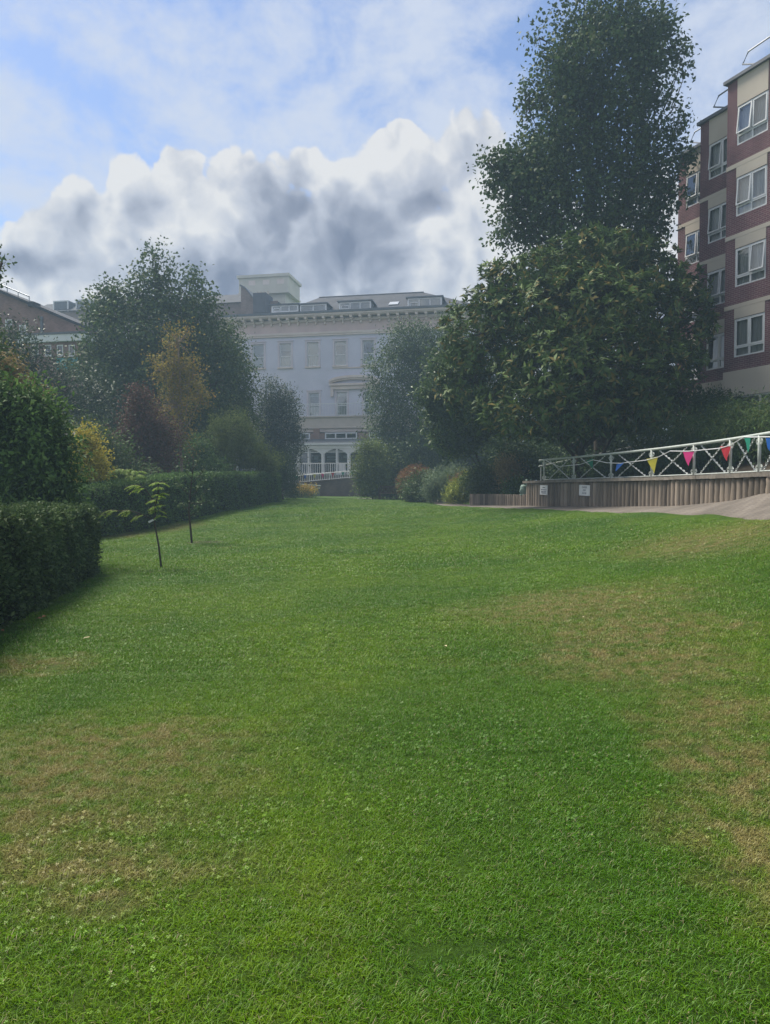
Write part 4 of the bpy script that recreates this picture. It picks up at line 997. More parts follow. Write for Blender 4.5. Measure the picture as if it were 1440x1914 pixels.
# ------------------------------------------------------------------ foliage builders
def unit(v): return v / np.maximum(np.linalg.norm(v, axis=-1, keepdims=True), 1e-9)
def leaf_quads(c, ax, nm, L, Wd, droop=.15):
    """one folded rhombic leaf per row"""
    s = unit(np.cross(ax, nm)); nm = np.cross(s, ax); L = L[:, None]; Wd = Wd[:, None]
    mid = c + ax * L * .45
    v = np.stack([c, mid + s * Wd * .5 + nm * Wd * .18, c + ax * L - nm * L * droop, mid - s * Wd * .5 + nm * Wd * .18], 1)
    return v.reshape(-1, 3), np.arange(len(c) * 4).reshape(-1, 4)
def lobes_w(lobes):
    out = []
    for l in lobes:
        px, py, Y, rx, rz = l[:5]; k = Y / F; c = P(px, py, Y); ry = l[5] if len(l) > 5 else rx * k * .9
        out.append((np.array(c), np.array([rx * k, ry, rz * k])))
    return out
def crown(lb, n, k, L, Wd, rg, spread=.25, up=.35, out=.6, shell=.72, whorl=False, rough=.2, droop=.15, hang=0., along=.3, nup=.6):
    """leaves in twig clusters through the lobes; returns vertices, quads and twig points"""
    if not whorl: n, k, spread, along = int(n / 2.3), int(k * 2.3), spread * 1.1, along * 1.45      # fewer, fuller sprays with gaps between
    w = np.array([np.prod(r) ** (2 / 3) for _, r in lb]); w /= w.sum()
    li = rg.choice(len(lb), n, p=w); C = np.array([c for c, _ in lb])[li]; Rr = np.array([r for _, r in lb])[li]
    d = unit(rg.normal(size=(n, 3))); rad = np.where(rg.random(n) < .78, rg.uniform(shell, 1.02, n), rg.random(n) ** .5 * shell)
    ph = li * 1.7
    bump = np.sin(d[:, 0] * 5.3 + ph) * np.sin(d[:, 1] * 4.7 + 2 * ph) + np.sin(d[:, 2] * 6.1 + 3 * ph) * .7 + rg.normal(size=n) * .35
    rad = np.minimum(rad * (1 + rough * bump * .6), 1.16)
    c = C + d * Rr * rad[:, None]
    od = unit(d / Rr)
    tdir = unit(od * out + rg.normal(size=(n, 3)) * .45 + np.array([0, 0, up - hang]))
    cc = np.repeat(c, k, 0); td = np.repeat(tdir, k, 0); oo = np.repeat(od, k, 0); m = n * k
    if whorl:
        a = unit(np.cross(td, rg.normal(size=(m, 3)))); ax = unit(a + td * rg.uniform(.1, .9, (m, 1))); cc = cc + td * rg.uniform(-.08, .08, (m, 1)) + rg.normal(size=(m, 3)) * .02
        nm = unit(td * .9 - a * .3 + np.array([0, 0, nup * .5]) + rg.normal(size=(m, 3)) * .15)
    else:
        cc = cc + td * rg.uniform(-along, along, (m, 1)) + rg.normal(size=(m, 3)) * spread
        ax = unit(td * .7 + rg.normal(size=(m, 3)) * .6 + np.array([0, 0, -hang])); nm = unit(np.array([0, 0, nup]) + oo * .5 + rg.normal(size=(m, 3)) * .55)
    LL = L * rg.uniform(.65, 1.25, m)
    V, Q = leaf_quads(cc, ax, nm, LL, LL * Wd / L * rg.uniform(.8, 1.2, m), droop)
    return V, Q, c
def trunk_mb(base, lb, r0, rg, limbs=None, tw=None, ntw=0, fork=.35):
    mb = MB(); C = np.array([c for c, _ in lb]); top = C[np.argmax(C[:, 2])]; base = np.array(base)
    def path(a, b, n=6, wob=.06):
        L = np.linalg.norm(b - a); p = [a + (b - a) * i / n + (rg.normal(size=3) * wob * L * math.sin(math.pi * i / n) * .4) for i in range(n + 1)]; return p
    main = path(base, top, 8, .03)
    mb.tube(main, list(np.linspace(r0, r0 * .22, 9)), 8)
    for c, r in lb:
        f = np.clip((c[2] - base[2]) / max(top[2] - base[2], .1) * .6, .1, .85); i = int(f * 8); a = main[i]
        mb.tube(path(a, c, 5), list(np.linspace(r0 * (1 - f) * .55 + .01, .012, 6)), 6)
    if tw is not None:
        for j in rg.choice(len(tw), min(ntw, len(tw)), replace=False):
            e = tw[j]; i = int(np.argmin(((C - e) ** 2).sum(1))); mb.tube(path(C[i], e, 3), [.02 + r0 * .06, .015 + r0 * .03, .01, .006], 5, False)
    return mb
m_bark = mat('grey_bark', (.085, .07, .055), (.05, .042, .035), 9, .95, .7, .1, fine=.5, stretch=(1, 1, .3))
m_bark_l = mat('pale_bark', (.28, .22, .17), (.19, .15, .12), 8, .9, .5, .1, fine=.5)
seed_n = [100]
def plant(name, label, cat, lobes, leaf, n, k, m, base=None, r0=.12, ntw=40, trunk_m=None, group=None, **kw):
    seed_n[0] += 1; rg = np.random.default_rng(seed_n[0]); lb = lobes_w(lobes)
    if base is None:
        q = lb[0][0]; z = gz1(q[0], q[1]); base = (q[0], q[1], z)
    elif len(base) == 2:
        q = P(base[0], 900, base[1]); bz_ = gz1(q.x, q.y); base = (q.x, q.y, bz_)
    root = empty(name, base, 0, label, cat, group)
    V, Q, tw = crown(lb, n, k, leaf[0], leaf[1], rg, **kw)
    zmin = base[2] + .02; keep = V[:, 2].reshape(-1, 4).min(1) > zmin - .03; V = V.reshape(-1, 4, 3)[keep].reshape(-1, 3); Q = np.arange(len(V)).reshape(-1, 4)
    quads_np('crown', V - np.array(base), Q, m, root)
    mb = trunk_mb(base, lb, r0, rg, tw=tw, ntw=ntw); mb.V = [tuple(np.array(v) - np.array(base)) for v in mb.V]
    mb.build('trunk', trunk_m or m_bark, root, True)
    return root
LMAT = {}
def lm(name, *a, **k):
    LMAT[name] = leafmat('leaf_' + name, *a, **k); return LMAT[name]
lm('lime', (.026, .048, .026), (.045, .075, .034), (.06, .075, .035), rough=.5)
lm('magnolia', (.028, .055, .02), (.065, .10, .035), (.12, .10, .04), rough=.48, spec=.3, trans=.16)
lm('laurel', (.032, .06, .028), (.06, .095, .04), (.10, .13, .06), rough=.35, spec=.5)
lm('olive', (.036, .062, .036), (.06, .09, .052), (.10, .13, .085), rough=.5, spec=.4)
lm('sycamore', (.03, .055, .03), (.055, .085, .038), (.08, .10, .045), rough=.5)
lm('birch', (.12, .105, .035), (.17, .14, .045), (.20, .12, .04), rough=.6, trans=.3)
lm('purple', (.06, .032, .035), (.095, .05, .05), (.05, .05, .035), rough=.55)
lm('feather', (.065, .095, .035), (.10, .13, .05), (.13, .15, .06), rough=.6)
lm('darkoak', (.022, .038, .03), (.04, .06, .042), (.08, .10, .085), rough=.4, spec=.5)
lm('yellow', (.24, .20, .045), (.32, .25, .05), (.14, .17, .05), rough=.6, trans=.3)
lm('walnut', (.035, .07, .025), (.065, .12, .04), (.10, .16, .06), rough=.5, trans=.28)
lm('hedge', (.028, .052, .026), (.055, .085, .042), (.06, .09, .045), rough=.5, spec=.25)
lm('hedgeb', (.040, .078, .028), (.062, .11, .04), (.08, .13, .05), rough=.5)
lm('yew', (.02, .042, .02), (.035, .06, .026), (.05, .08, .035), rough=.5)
lm('acacia', (.09, .15, .035), (.15, .21, .05), (.17, .22, .07), rough=.55, trans=.35)
lm('rust', (.11, .055, .035), (.15, .08, .05), (.10, .10, .05), rough=.8)
lm('juniper', (.028, .055, .022), (.05, .082, .03), (.09, .10, .045), rough=.6)
lm('lavender', (.07, .105, .085), (.11, .145, .12), (.14, .17, .13), rough=.6)
lm('lilyleaf', (.13, .16, .04), (.20, .22, .06), (.08, .12, .04), rough=.5, trans=.3)
lm('dry', (.15, .12, .08), (.20, .155, .10), (.12, .10, .06), rough=.8)
lm('orange', (.40, .17, .03), (.48, .24, .04), (.10, .12, .04), rough=.7)
lm('fillgreen', (.035, .06, .028), (.055, .085, .036), (.07, .09, .04), rough=.5)

# ------------------------------------------------------------------ right-hand trees
def yy(d, *l): return [(a[0], a[1], d + (a[4] if len(a) > 4 else 0), a[2], a[3]) for a in l]
plant('lime_tree', 'very tall dark lime tree rising above the magnolia beside the brick block', 'tree',
      yy(33, (1110, 35, 62, 58), (1180, 45, 55, 52), (1130, 130, 112, 78), (1222, 105, 48, 58), (1062, 150, 50, 75), (1085, 240, 100, 88), (1205, 240, 66, 85), (1010, 320, 60, 55), (1050, 355, 100, 80), (1195, 330, 78, 66), (965, 330, 46, 46), (985, 415, 46, 48), (1100, 440, 120, 70), (1215, 410, 40, 46), (945, 300, 28, 18), (1110, 530, 120, 60), (1280, 100, 15, 18), (1283, 132, 11, 8), (1282, 290, 14, 30), (912, 302, 13, 9), (918, 350, 15, 14), (1008, 70, 14, 30), (1240, 45, 16, 18), (1270, 230, 16, 14), (985, 190, 14, 22), (940, 440, 18, 12), (1255, 360, 14, 20)),
      (.19, .14), 5000, 10, LMAT['lime'], base=(1120, 33), r0=.34, ntw=420, spread=.2, along=.42, up=.55, out=.9, rough=.32, hang=.1)
plant('magnolia_tree', 'broad glossy evergreen magnolia tree overhanging the grey railing', 'tree',
      yy(29, (1110, 480, 105, 45, 0), (1020, 535, 105, 66, 0), (935, 540, 50, 56, .5), (1200, 520, 85, 62, 0), (1285, 545, 40, 36, -.5), (1090, 590, 180, 88, -1), (905, 625, 85, 82, .5), (1262, 620, 62, 66, 0), (1108, 690, 170, 84, -2), (885, 715, 62, 76, 1), (1232, 690, 78, 58, -1), (1030, 765, 150, 58, -1.5), (1180, 765, 84, 50, -1.5), (1318, 600, 20, 34, -.5), (1312, 560, 20, 18, -1), (1300, 660, 24, 34, -.6)),
      (.30, .105), 4600, 9, LMAT['magnolia'], base=(1085, 31), r0=.26, ntw=260, whorl=True, up=.45, out=.8, rough=.14, droop=.12)
plant('silver_oak', 'grey-green evergreen tree right of the villa, left of the magnolia', 'tree',
      yy(55, (770, 640, 52, 42), (745, 700, 62, 62), (800, 690, 55, 70), (725, 770, 42, 58), (775, 790, 62, 66), (835, 700, 45, 80), (740, 840, 52, 52), (795, 850, 52, 56), (845, 620, 30, 30)),
      (.24, .09), 4000, 9, LMAT['olive'], base=(770, 55), r0=.2, ntw=160, spread=.22, along=.4, up=.1, hang=.25, out=.7)
plant('laurel_bush', 'tall glossy laurel bush filling the gap left under the magnolia', 'bush',
      yy(36, (850, 690, 46, 60), (836, 770, 42, 62), (880, 775, 56, 62), (855, 822, 40, 30), (815, 740, 26, 40)),
      (.21, .085), 3000, 8, LMAT['laurel'], base=(915, 37.5), r0=.08, ntw=80, spread=.14, up=.4)
plant('rounded_shrub', 'light green rounded shrub at the end of the brick garden wall', 'bush',
      yy(50.5, (697, 880, 34, 52), (680, 895, 18, 38), (690, 845, 24, 24), (708, 905, 22, 28)), (.13, .07), 1900, 8, LMAT['feather'], base=(697, 50.5), r0=.06, ntw=30, spread=.14)
plant('border_evergreen', 'dark evergreen bush directly behind the garden bench', 'bush', yy(52.5, (740, 880, 42, 50), (785, 868, 50, 58), (835, 875, 46, 55), (725, 910, 30, 25)), (.19, .08), 2200, 8, LMAT['laurel'], base=(785, 52.5), r0=.08, ntw=40, spread=.2)
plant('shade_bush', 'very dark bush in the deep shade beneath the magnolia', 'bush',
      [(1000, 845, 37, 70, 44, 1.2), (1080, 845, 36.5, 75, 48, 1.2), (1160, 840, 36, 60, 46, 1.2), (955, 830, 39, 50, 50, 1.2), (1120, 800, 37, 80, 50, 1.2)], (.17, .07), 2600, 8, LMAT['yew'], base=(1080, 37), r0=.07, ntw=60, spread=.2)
plant('background_yew', 'dark yew filling the space behind the laurel and magnolia', 'tree', yy(50, (930, 640, 70, 90), (960, 760, 80, 90), (900, 800, 60, 80), (1000, 850, 80, 50), (1020, 680, 70, 90), (1040, 600, 60, 60), (1050, 780, 70, 70)), (.24, .12), 3200, 8, LMAT['yew'], base=(975, 50), r0=.18, ntw=40, spread=.3, along=.4)
plant('background_cedar', 'dark evergreen closing the gap between magnolia and brick block', 'tree', yy(40, (1090, 640, 80, 90), (1180, 620, 70, 100), (1100, 780, 100, 80), (1200, 770, 70, 80)), (.2, .1), 2300, 8, LMAT['yew'], base=(1140, 40), r0=.2, ntw=40, spread=.3, along=.4)
plant('ivy_ground_cover', 'low dark ivy covering the bank just behind the grey railing', 'plant', [(1005, 866, 35, 44, 34, 1.0), (1085, 880, 31.5, 60, 20, 1.2), (1150, 876, 29.5, 60, 22, 1.2), (1225, 870, 27, 60, 24, 1.2), (970, 880, 36.5, 30, 34, .8)], (.12, .08), 2600, 8, LMAT['yew'], base=(P(1120, 0, 30.5).x, 30.5, 1.74), r0=.03, ntw=20, spread=.14)
# bench-side and bed planting
plant('clipped_rust_bush', 'domed bush with rusty red top beside the bench', 'bush', yy(44, (778, 905, 33, 34)), (.10, .05), 1500, 8, LMAT['rust'], base=(778, 44), r0=.05, ntw=10, spread=.06, rough=.03, shell=.88, along=.1)
plant('bench_shrub', 'dark green twiggy shrub in front of the rusty domed bush', 'bush', yy(42.6, (775, 915, 28, 18), (802, 908, 26, 26), (790, 922, 36, 12)), (.13, .05), 1100, 8, LMAT['laurel'], base=(795, 42.6), r0=.04, ntw=20, spread=.12)
plant('lavender_clump', 'blue-grey feathery clump at the bend of the path', 'plant', yy(40, (832, 907, 34, 26), (850, 900, 28, 26), (815, 920, 24, 16)), (.22, .03), 1100, 10, LMAT['lavender'], base=(835, 40), r0=.02, ntw=30, spread=.1, up=.8)
plant('yellow_daylily', 'yellow-green strappy plant at the path edge before the low log edging', 'plant', yy(37.6, (862, 922, 20, 15), (876, 915, 16, 22), (846, 928, 16, 8)), (.38, .035), 420, 10, LMAT['lilyleaf'], base=(864, 37.6), r0=.02, ntw=6, spread=.1, up=.9, droop=.4, nup=.2)
plant('dark_bed_shrub', 'dense dark green shrub behind the low log edging', 'bush', yy(36.5, (912, 897, 34, 30), (890, 905, 22, 24), (935, 905, 18, 20)), (.12, .05), 1700, 8, LMAT['laurel'], base=(910, 36.5), r0=.04, ntw=20, spread=.12)
plant('dry_seedhead_plant', 'tan dried seed-head plant left of the green pump', 'plant', yy(34.5, (952, 885, 20, 22), (960, 900, 16, 20), (945, 872, 14, 12)), (.13, .05), 600, 8, LMAT['dry'], base=(955, 34.5), r0=.02, ntw=40, spread=.12, up=.6, trunk_m=m_bark_l)
plant('fern_clump', 'small bright green clump between the dry plant and the pump', 'plant', yy(33.6, (966, 913, 14, 12)), (.16, .05), 300, 8, LMAT['walnut'], base=(966, 33.6), r0=.015, ntw=5, spread=.08)
plant('rust_flower_plant', 'small plant with reddish brown flower heads behind the yellow daylily', 'plant', yy(38.8, (868, 898, 14, 10), (858, 904, 12, 9)), (.09, .05), 300, 8, LMAT['rust'], base=(866, 38.8), r0=.015, ntw=20, spread=.08)
plant('juniper_mound', 'long spreading dark juniper mound above the railing at right', 'bush',
      [(1215, 850, 27, 40, 30, 1.4), (1255, 825, 26.5, 60, 42, 1.6), (1320, 815, 25, 70, 45, 1.6), (1390, 800, 23.5, 70, 42, 1.5), (1460, 790, 22, 70, 44, 1.5), (1290, 845, 25.5, 60, 36, 1.2), (1380, 835, 23.5, 60, 36, 1.2), (1455, 830, 22, 50, 34, 1.2), (1560, 790, 20.5, 80, 50, 1.6), (1690, 790, 18.5, 90, 60, 1.6)],
      (.20, .022), 6400, 10, LMAT['juniper'], base=(float(P(1320, 0, 25).x), 25., bank_z(P(1320, 0, 25).x, 25.) - .8), r0=.06, ntw=60, spread=.1, up=.2, hang=.35, out=.9, along=.22)
plant('dome_shrub', 'small rounded shrub on top of the bank below the flats', 'bush', yy(27.5, (1338, 762, 44, 22), (1318, 770, 26, 20)), (.09, .045), 1500, 8, LMAT['yew'], base=(P(1338, 0, 27.5).x, 27.5, 3.6), r0=.04, ntw=10, spread=.07)
plant('twiggy_shrub', 'thin twiggy shrub at the magnolia foot against the beige plinth', 'bush', yy(29.5, (1270, 740, 34, 44), (1245, 770, 30, 40)), (.17, .075), 340, 7, LMAT['laurel'], base=(P(1262, 0, 29.5).x, 29.5, 3.2), r0=.03, ntw=90, spread=.15)

# ------------------------------------------------------------------ left-hand trees and shrubs
plant('sycamore_tree', 'large dark broadleaf tree with pointed top left of the villa', 'tree',
      yy(46, (292, 495, 22, 34), (300, 540, 42, 46), (362, 528, 20, 24), (255, 560, 52, 42), (345, 570, 50, 40), (205, 575, 36, 40), (180, 590, 22, 32), (395, 570, 14, 14), (270, 640, 110, 66), (370, 650, 70, 70), (210, 700, 84, 70), (300, 740, 110, 80), (400, 720, 66, 80), (220, 800, 90, 70), (330, 830, 110, 60)),
      (.22, .16), 5200, 9, LMAT['sycamore'], base=(290, 46), r0=.3, ntw=220, spread=.25, along=.42, rough=.26, hang=.1)
plant('cherry_tree', 'mid green tree leaning out in front of the left end of the villa', 'tree',
      yy(50, (425, 640, 34, 40), (440, 690, 34, 46), (430, 740, 46, 60), (410, 800, 60, 60), (455, 790, 24, 60)), (.18, .09), 2500, 8, LMAT['fillgreen'], base=(425, 50), r0=.14, ntw=140, spread=.22, along=.4, hang=.2, rough=.25)
plant('birch_tree', 'slender birch with orange-yellow autumn leaves behind the far hedge', 'tree',
      yy(37, (335, 640, 30, 40), (325, 690, 42, 40), (355, 720, 36, 44), (305, 690, 22, 26), (330, 760, 46, 40), (375, 735, 18, 22), (335, 810, 32, 40)),
      (.13, .08), 720, 7, LMAT['birch'], base=(341, 37), r0=.09, ntw=260, trunk_m=m_bark_l, spread=.16, along=.3, hang=.15, rough=.5)
plant('purple_smoke_bush', 'dark purple-leaved shrub standing left of the birch', 'bush',
      yy(34, (262, 760, 24, 38), (270, 810, 42, 50), (300, 830, 32, 46), (240, 840, 34, 36), (275, 870, 52, 30), (225, 830, 16, 22)), (.11, .075), 2600, 8, LMAT['purple'], base=(272, 34), r0=.07, ntw=80, spread=.14, rough=.2)
plant('feathery_shrub', 'olive green feathery shrub right of the birch, above the far hedge', 'bush',
      yy(40, (432, 800, 36, 32), (420, 840, 46, 36), (455, 840, 38, 40), (485, 858, 30, 26), (400, 862, 34, 26), (505, 868, 20, 18)), (.14, .035), 2500, 10, LMAT['feather'], base=(438, 40), r0=.06, ntw=60, spread=.13, up=.5)
plant('holm_oak', 'compact blue-green evergreen tree in front of the villa facade', 'tree',
      yy(56, (508, 740, 26, 32), (520, 780, 40, 44), (535, 755, 18, 30), (525, 830, 40, 48), (545, 820, 18, 36), (500, 800, 26, 50), (520, 870, 36, 34)), (.17, .075), 2600, 8, LMAT['darkoak'], base=(520, 56), r0=.16, ntw=100, spread=.22)
plant('golden_shrub', 'narrow golden yellow shrub above the left end of the far hedge', 'bush',
      yy(24, (160, 830, 18, 26), (166, 868, 24, 28), (155, 880, 22, 28), (178, 880, 14, 22)), (.09, .05), 1300, 8, LMAT['yellow'], base=(163, 24), r0=.03, ntw=60, spread=.1, rough=.2)
plant('walnut_shrub', 'big leafy green shrub overhanging the near hedge at left', 'bush',
      yy(15, (20, 790, 60, 70), (55, 775, 50, 46), (-60, 830, 90, 120), (70, 830, 52, 52), (40, 880, 70, 52), (105, 905, 36, 40), (60, 935, 70, 30), (110, 860, 22, 30)), (.13, .055), 3600, 9, LMAT['walnut'], base=(30, 15), r0=.09, ntw=110, spread=.12, along=.25, hang=.3, out=.7, rough=.2)
plant('yellowing_sumac', 'shrub with a yellow-buff top leaning above the leafy shrub at far left', 'bush',
      yy(20, (5, 690, 26, 30), (64, 734, 9, 8), (10, 730, 40, 24)), (.13, .05), 420, 8, LMAT['dry'], base=(10, 20), r0=.04, ntw=60, spread=.1, hang=.2)
plant('dark_ash_tree', 'dark hazy tree in front of the white fascia at far left', 'tree',
      yy(36, (60, 690, 60, 50), (20, 640, 40, 40), (110, 740, 60, 60), (50, 760, 70, 60), (140, 800, 50, 50), (-40, 720, 90, 110), (180, 740, 40, 60), (100, 830, 70, 40)), (.19, .08), 2300, 8, LMAT['darkoak'], base=(60, 36), r0=.16, ntw=140, spread=.26, along=.4, rough=.3)
plant('overhanging_ash', 'leafy branch tips poking in at the left edge against the sky', 'tree',
      [(-150, 520, 17, 110, 130, 1.5), (-40, 500, 17, 40, 34, .5), (4, 490, 17, 18, 10, .2), (2, 516, 17, 14, 5, .15), (-90, 650, 17, 100, 80, 1.4)], (.11, .055), 900, 7, LMAT['sycamore'], base=(P(-200, 900, 17).x, 17., 0.05), r0=.13, ntw=160, spread=.09, rough=.25)
plant('dark_end_hedge', 'dark rounded yew beyond the end of the far hedge', 'bush', yy(47, (535, 885, 22, 44), (510, 880, 26, 36), (548, 905, 14, 30), (480, 885, 26, 30)), (.07, .04), 2600, 8, LMAT['yew'], base=(530, 47), r0=.07, ntw=10, spread=.1, rough=.08)
plant('orange_flowers', 'low clump of orange flowers before the brick garden wall', 'plant', yy(58, (572, 916, 16, 6), (556, 918, 10, 5), (570, 922, 22, 6)), (.13, .09), 300, 7, LMAT['orange'], base=(570, 58), r0=.02, ntw=8, spread=.1)
plant('wall_foot_shrub', 'low dark green shrub below the orange flowers', 'bush', yy(57, (565, 928, 30, 9), (545, 925, 18, 10)), (.1, .05), 500, 7, LMAT['fillgreen'], base=(562, 57), r0=.02, ntw=8, spread=.1)
plant('filler_shrub', 'dark green shrub behind the golden shrub and grey shed', 'bush', yy(30, (150, 840, 60, 50), (110, 870, 60, 40), (205, 860, 46, 40), (240, 890, 50, 22)), (.13, .06), 2100, 8, LMAT['fillgreen'], base=(160, 30), r0=.06, ntw=40, spread=.18)
plant('hedge_back_shrub', 'mid green shrub behind the far hedge between birch and feathery shrub', 'bush', yy(38.5, (365, 850, 30, 36), (395, 880, 40, 20), (345, 880, 40, 20)), (.13, .06), 1500, 8, LMAT['walnut'], base=(370, 38.5), r0=.05, ntw=40, spread=.16)

# ------------------------------------------------------------------ hedges
def hedge(name, label, line, thick, n, leaf, m, seed, endcap=True):
    """line: list of (x, y, height); the hedge lies to the left of the line"""
    rg = np.random.default_rng(seed); pl_ = np.array(line); s_ = np.r_[0, np.cumsum(np.hypot(*np.diff(pl_[:, :2], axis=0).T))]; Ltot = s_[-1]
    base = Vector((pl_[0, 0], pl_[0, 1], gz1(pl_[0, 0], pl_[0, 1]))); root = empty(name, base, 0, label, 'hedge')
    def pt(s, w, h):     # s along, w 0..1 across, h 0..1 up
        x = np.interp(s, s_, pl_[:, 0]); y = np.interp(s, s_, pl_[:, 1]); H = np.interp(s, s_, pl_[:, 2])
        d = np.stack([np.gradient(pl_[:, 0], s_), np.gradient(pl_[:, 1], s_)], -1); tx = np.interp(s, s_, d[:, 0]); ty = np.interp(s, s_, d[:, 1]); q = np.hypot(tx, ty); nx_, ny_ = -ty / q, tx / q
        X = x + nx_ * w * thick; Yv = y + ny_ * w * thick
        return np.stack([X, Yv, gz(X, Yv) + h * H], -1), np.stack([nx_, ny_, 0 * nx_], -1), np.stack([tx / q, ty / q, 0 * tx], -1)
    Hm = pl_[:, 2].mean(); areas = np.array([Ltot * Hm, Ltot * thick, thick * Hm * 1.35, Ltot * Hm * .35]); face = rg.choice(4, n, p=areas / areas.sum())
    s = rg.uniform(0, Ltot, n); w = rg.random(n); h = rg.random(n) ** .95
    w = np.where(face == 0, 0, np.where(face == 3, 1, w)); h = np.where(face == 1, 1, h); s = np.where(face == 2, np.where(rg.random(n) < .75, Ltot, 0.), s)
    p, nv, tv = pt(s, w, h)
    on = np.where((face == 0)[:, None], -nv, np.where((face == 3)[:, None], nv, np.where((face == 1)[:, None], np.array([0, 0, 1.]), np.where((s < .01)[:, None], -tv, tv))))
    lump = .05 * np.sin(s * 2.3 + h * 4) * np.sin(h * 5 + w * 6 + s * .7) + .03 * np.sin(s * 7 + h * 9)
    # soften the top edges
    edge = np.where(face == 1, 0, np.clip((h - .9) / .1, 0, 1) ** 2 * .08); p = p - on * edge[:, None]
    p = p + on * (lump + rg.normal(size=n) * .035 - .02)[:, None]
    ax = unit(on * .55 + rg.normal(size=(n, 3)) * .6 + np.array([0, 0, .15])); nm = unit(on * .6 + np.array([0, 0, .55]) + rg.normal(size=(n, 3)) * .5)
    L = leaf[0] * rg.uniform(.6, 1.3, n)
    V, Q = leaf_quads(p, ax, nm, L, L * leaf[1] / leaf[0], .15)
    quads_np('foliage', V - np.array(base), Q, m, root)
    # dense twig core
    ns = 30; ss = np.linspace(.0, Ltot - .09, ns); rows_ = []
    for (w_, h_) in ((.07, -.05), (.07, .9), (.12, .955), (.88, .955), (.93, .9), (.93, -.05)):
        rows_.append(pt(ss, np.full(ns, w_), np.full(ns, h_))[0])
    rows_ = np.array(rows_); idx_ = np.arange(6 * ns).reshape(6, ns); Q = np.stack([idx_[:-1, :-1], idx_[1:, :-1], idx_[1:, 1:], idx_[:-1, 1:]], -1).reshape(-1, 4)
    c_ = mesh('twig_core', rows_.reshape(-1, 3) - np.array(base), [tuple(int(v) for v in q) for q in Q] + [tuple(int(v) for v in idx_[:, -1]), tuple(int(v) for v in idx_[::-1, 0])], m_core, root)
    return root
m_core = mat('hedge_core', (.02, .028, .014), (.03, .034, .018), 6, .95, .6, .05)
hedge('clipped_hedge', 'near clipped privet hedge at the left edge of the lawn', [(-2.3, -2.0, 1.32), (-3.0, 2.0, 1.32), (-3.75, 5.5, 1.32), (-4.35, 8.1, 1.31), (-5.0, 11.2, 1.29), (-5.52, 13.7, 1.25)], 1.3, 82000, (.062, .032), LMAT['hedge'], 5)
hedge('clipped_hedge', 'far clipped dark hedge running back along the left of the lawn', [(-10.0, 18.0, 1.25), (-9.5, 19.7, 1.4), (-8.87, 22, 1.54), (-8.15, 26.2, 1.76), (-7.5, 32, 1.76), (-6.1, 42, 1.62)], 1.3, 60000, (.085, .045), LMAT['hedgeb'], 6)

# ------------------------------------------------------------------ feathery saplings
def frond(base, dirv, L, npair, lw, rg, drp=.7):
    """arching rachis with paired leaflets: returns leaf rows"""
    d = unit(np.array(dirv, float)); p = np.array(base, float); cs, axs, nms, Ls, path = [], [], [], [], [tuple(p)]
    for i in range(npair):
        f = i / npair; p = p + d * L / npair; d = unit(d + np.array([0, 0, -drp / npair * 1.6])); path.append(tuple(p)); s = unit(np.cross(d, [0, 0, 1.])); up_ = np.cross(s, d)
        for sg in (-1, 1):
            cs.append(p.copy()); axs.append(unit(s * sg + d * .45 - up_ * .35 + rg.normal(size=3) * .1)); nms.append(unit(up_ + rg.normal(size=3) * .15)); Ls.append(lw * (1 - .6 * abs(f - .4)))
    return cs, axs, nms, Ls, path
def frond_plant(name, label, base, stem, fronds, m, lw, seed, stem_r=.022, branches=(), tagp=None, cat='tree', npair=15):
    rg = np.random.default_rng(seed); base = Vector(base); root = empty(name, base, 0, label, cat)
    mb = MB(); st_ = [Vector(q) - base for q in stem]; mb.tube(st_, list(np.linspace(stem_r, stem_r * .35, len(st_))), 7)
    for br_ in branches: mb.tube([Vector(q) - base for q in br_], list(np.linspace(stem_r * .5, .006, len(br_))), 6)
    C, A, N, Ls = [], [], [], []
    for (o_, d_, L_) in fronds:
        c, a, n_, l, path = frond(o_, d_, L_, npair, lw, rg); C += c; A += a; N += n_; Ls += l; mb.tube([Vector(q) - base for q in path], [.006] * (len(path) - 1) + [.003], 4, False)
    mb.build('trunk', m_bark, root, True)
    V, Q = leaf_quads(np.array(C), np.array(A), np.array(N), np.array(Ls), np.array(Ls) * .3, .25); quads_np('crown', V - np.array(base), Q, m, root)
    return root
Y1 = 14.3; b1 = P(302, 1060, Y1); b1.z = gz1(b1.x, b1.y)
st1 = [b1 - Vector((0, 0, .05)), P(297, 1020, Y1), P(289, 978, Y1), P(291, 945, Y1), P(297, 915, Y1), P(296, 899, Y1)]
fr1 = []; rg1 = np.random.default_rng(11)
for (px, py, n_, L_) in ((296, 903, 6, .22), (298, 912, 6, .22), (290, 935, 5, .22), (288, 948, 5, .24), (297, 925, 6, .2), (296, 955, 4, .2), (300, 965, 4, .18)):
    for k in range(n_):
        w = rg1.uniform(0, 6.28); fr1.append((P(px, py, Y1), (math.cos(w) - .25, math.sin(w), rg1.uniform(.1, .7)), L_ * rg1.uniform(.7, 1.1)))
bra = [P(287, 972, Y1), P(268, 962, Y1 - .1), P(245, 955, Y1 - .15), P(220, 955, Y1 - .1), P(196, 962, Y1)]
brb = [P(290, 940, Y1), P(280, 925, Y1 + .1), P(270, 912, Y1 + .1), P(262, 908, Y1 + .1)]
for (q, n_) in ((bra[1], 3), (bra[2], 5), (bra[3], 6), (bra[4], 5), (brb[2], 2), (brb[3], 4)):
    for k in range(n_):
        w = rg1.uniform(2.2, 4.2); fr1.append((q, (math.cos(w) * 1.0, math.sin(w) * .8, rg1.uniform(.0, .45)), rg1.uniform(.2, .34)))
sap = frond_plant('acacia_sapling', 'feathery young tree with a white tag, nearest on the lawn at left', b1, st1, fr1, LMAT['acacia'], .062, 21, .021, (bra, brb))
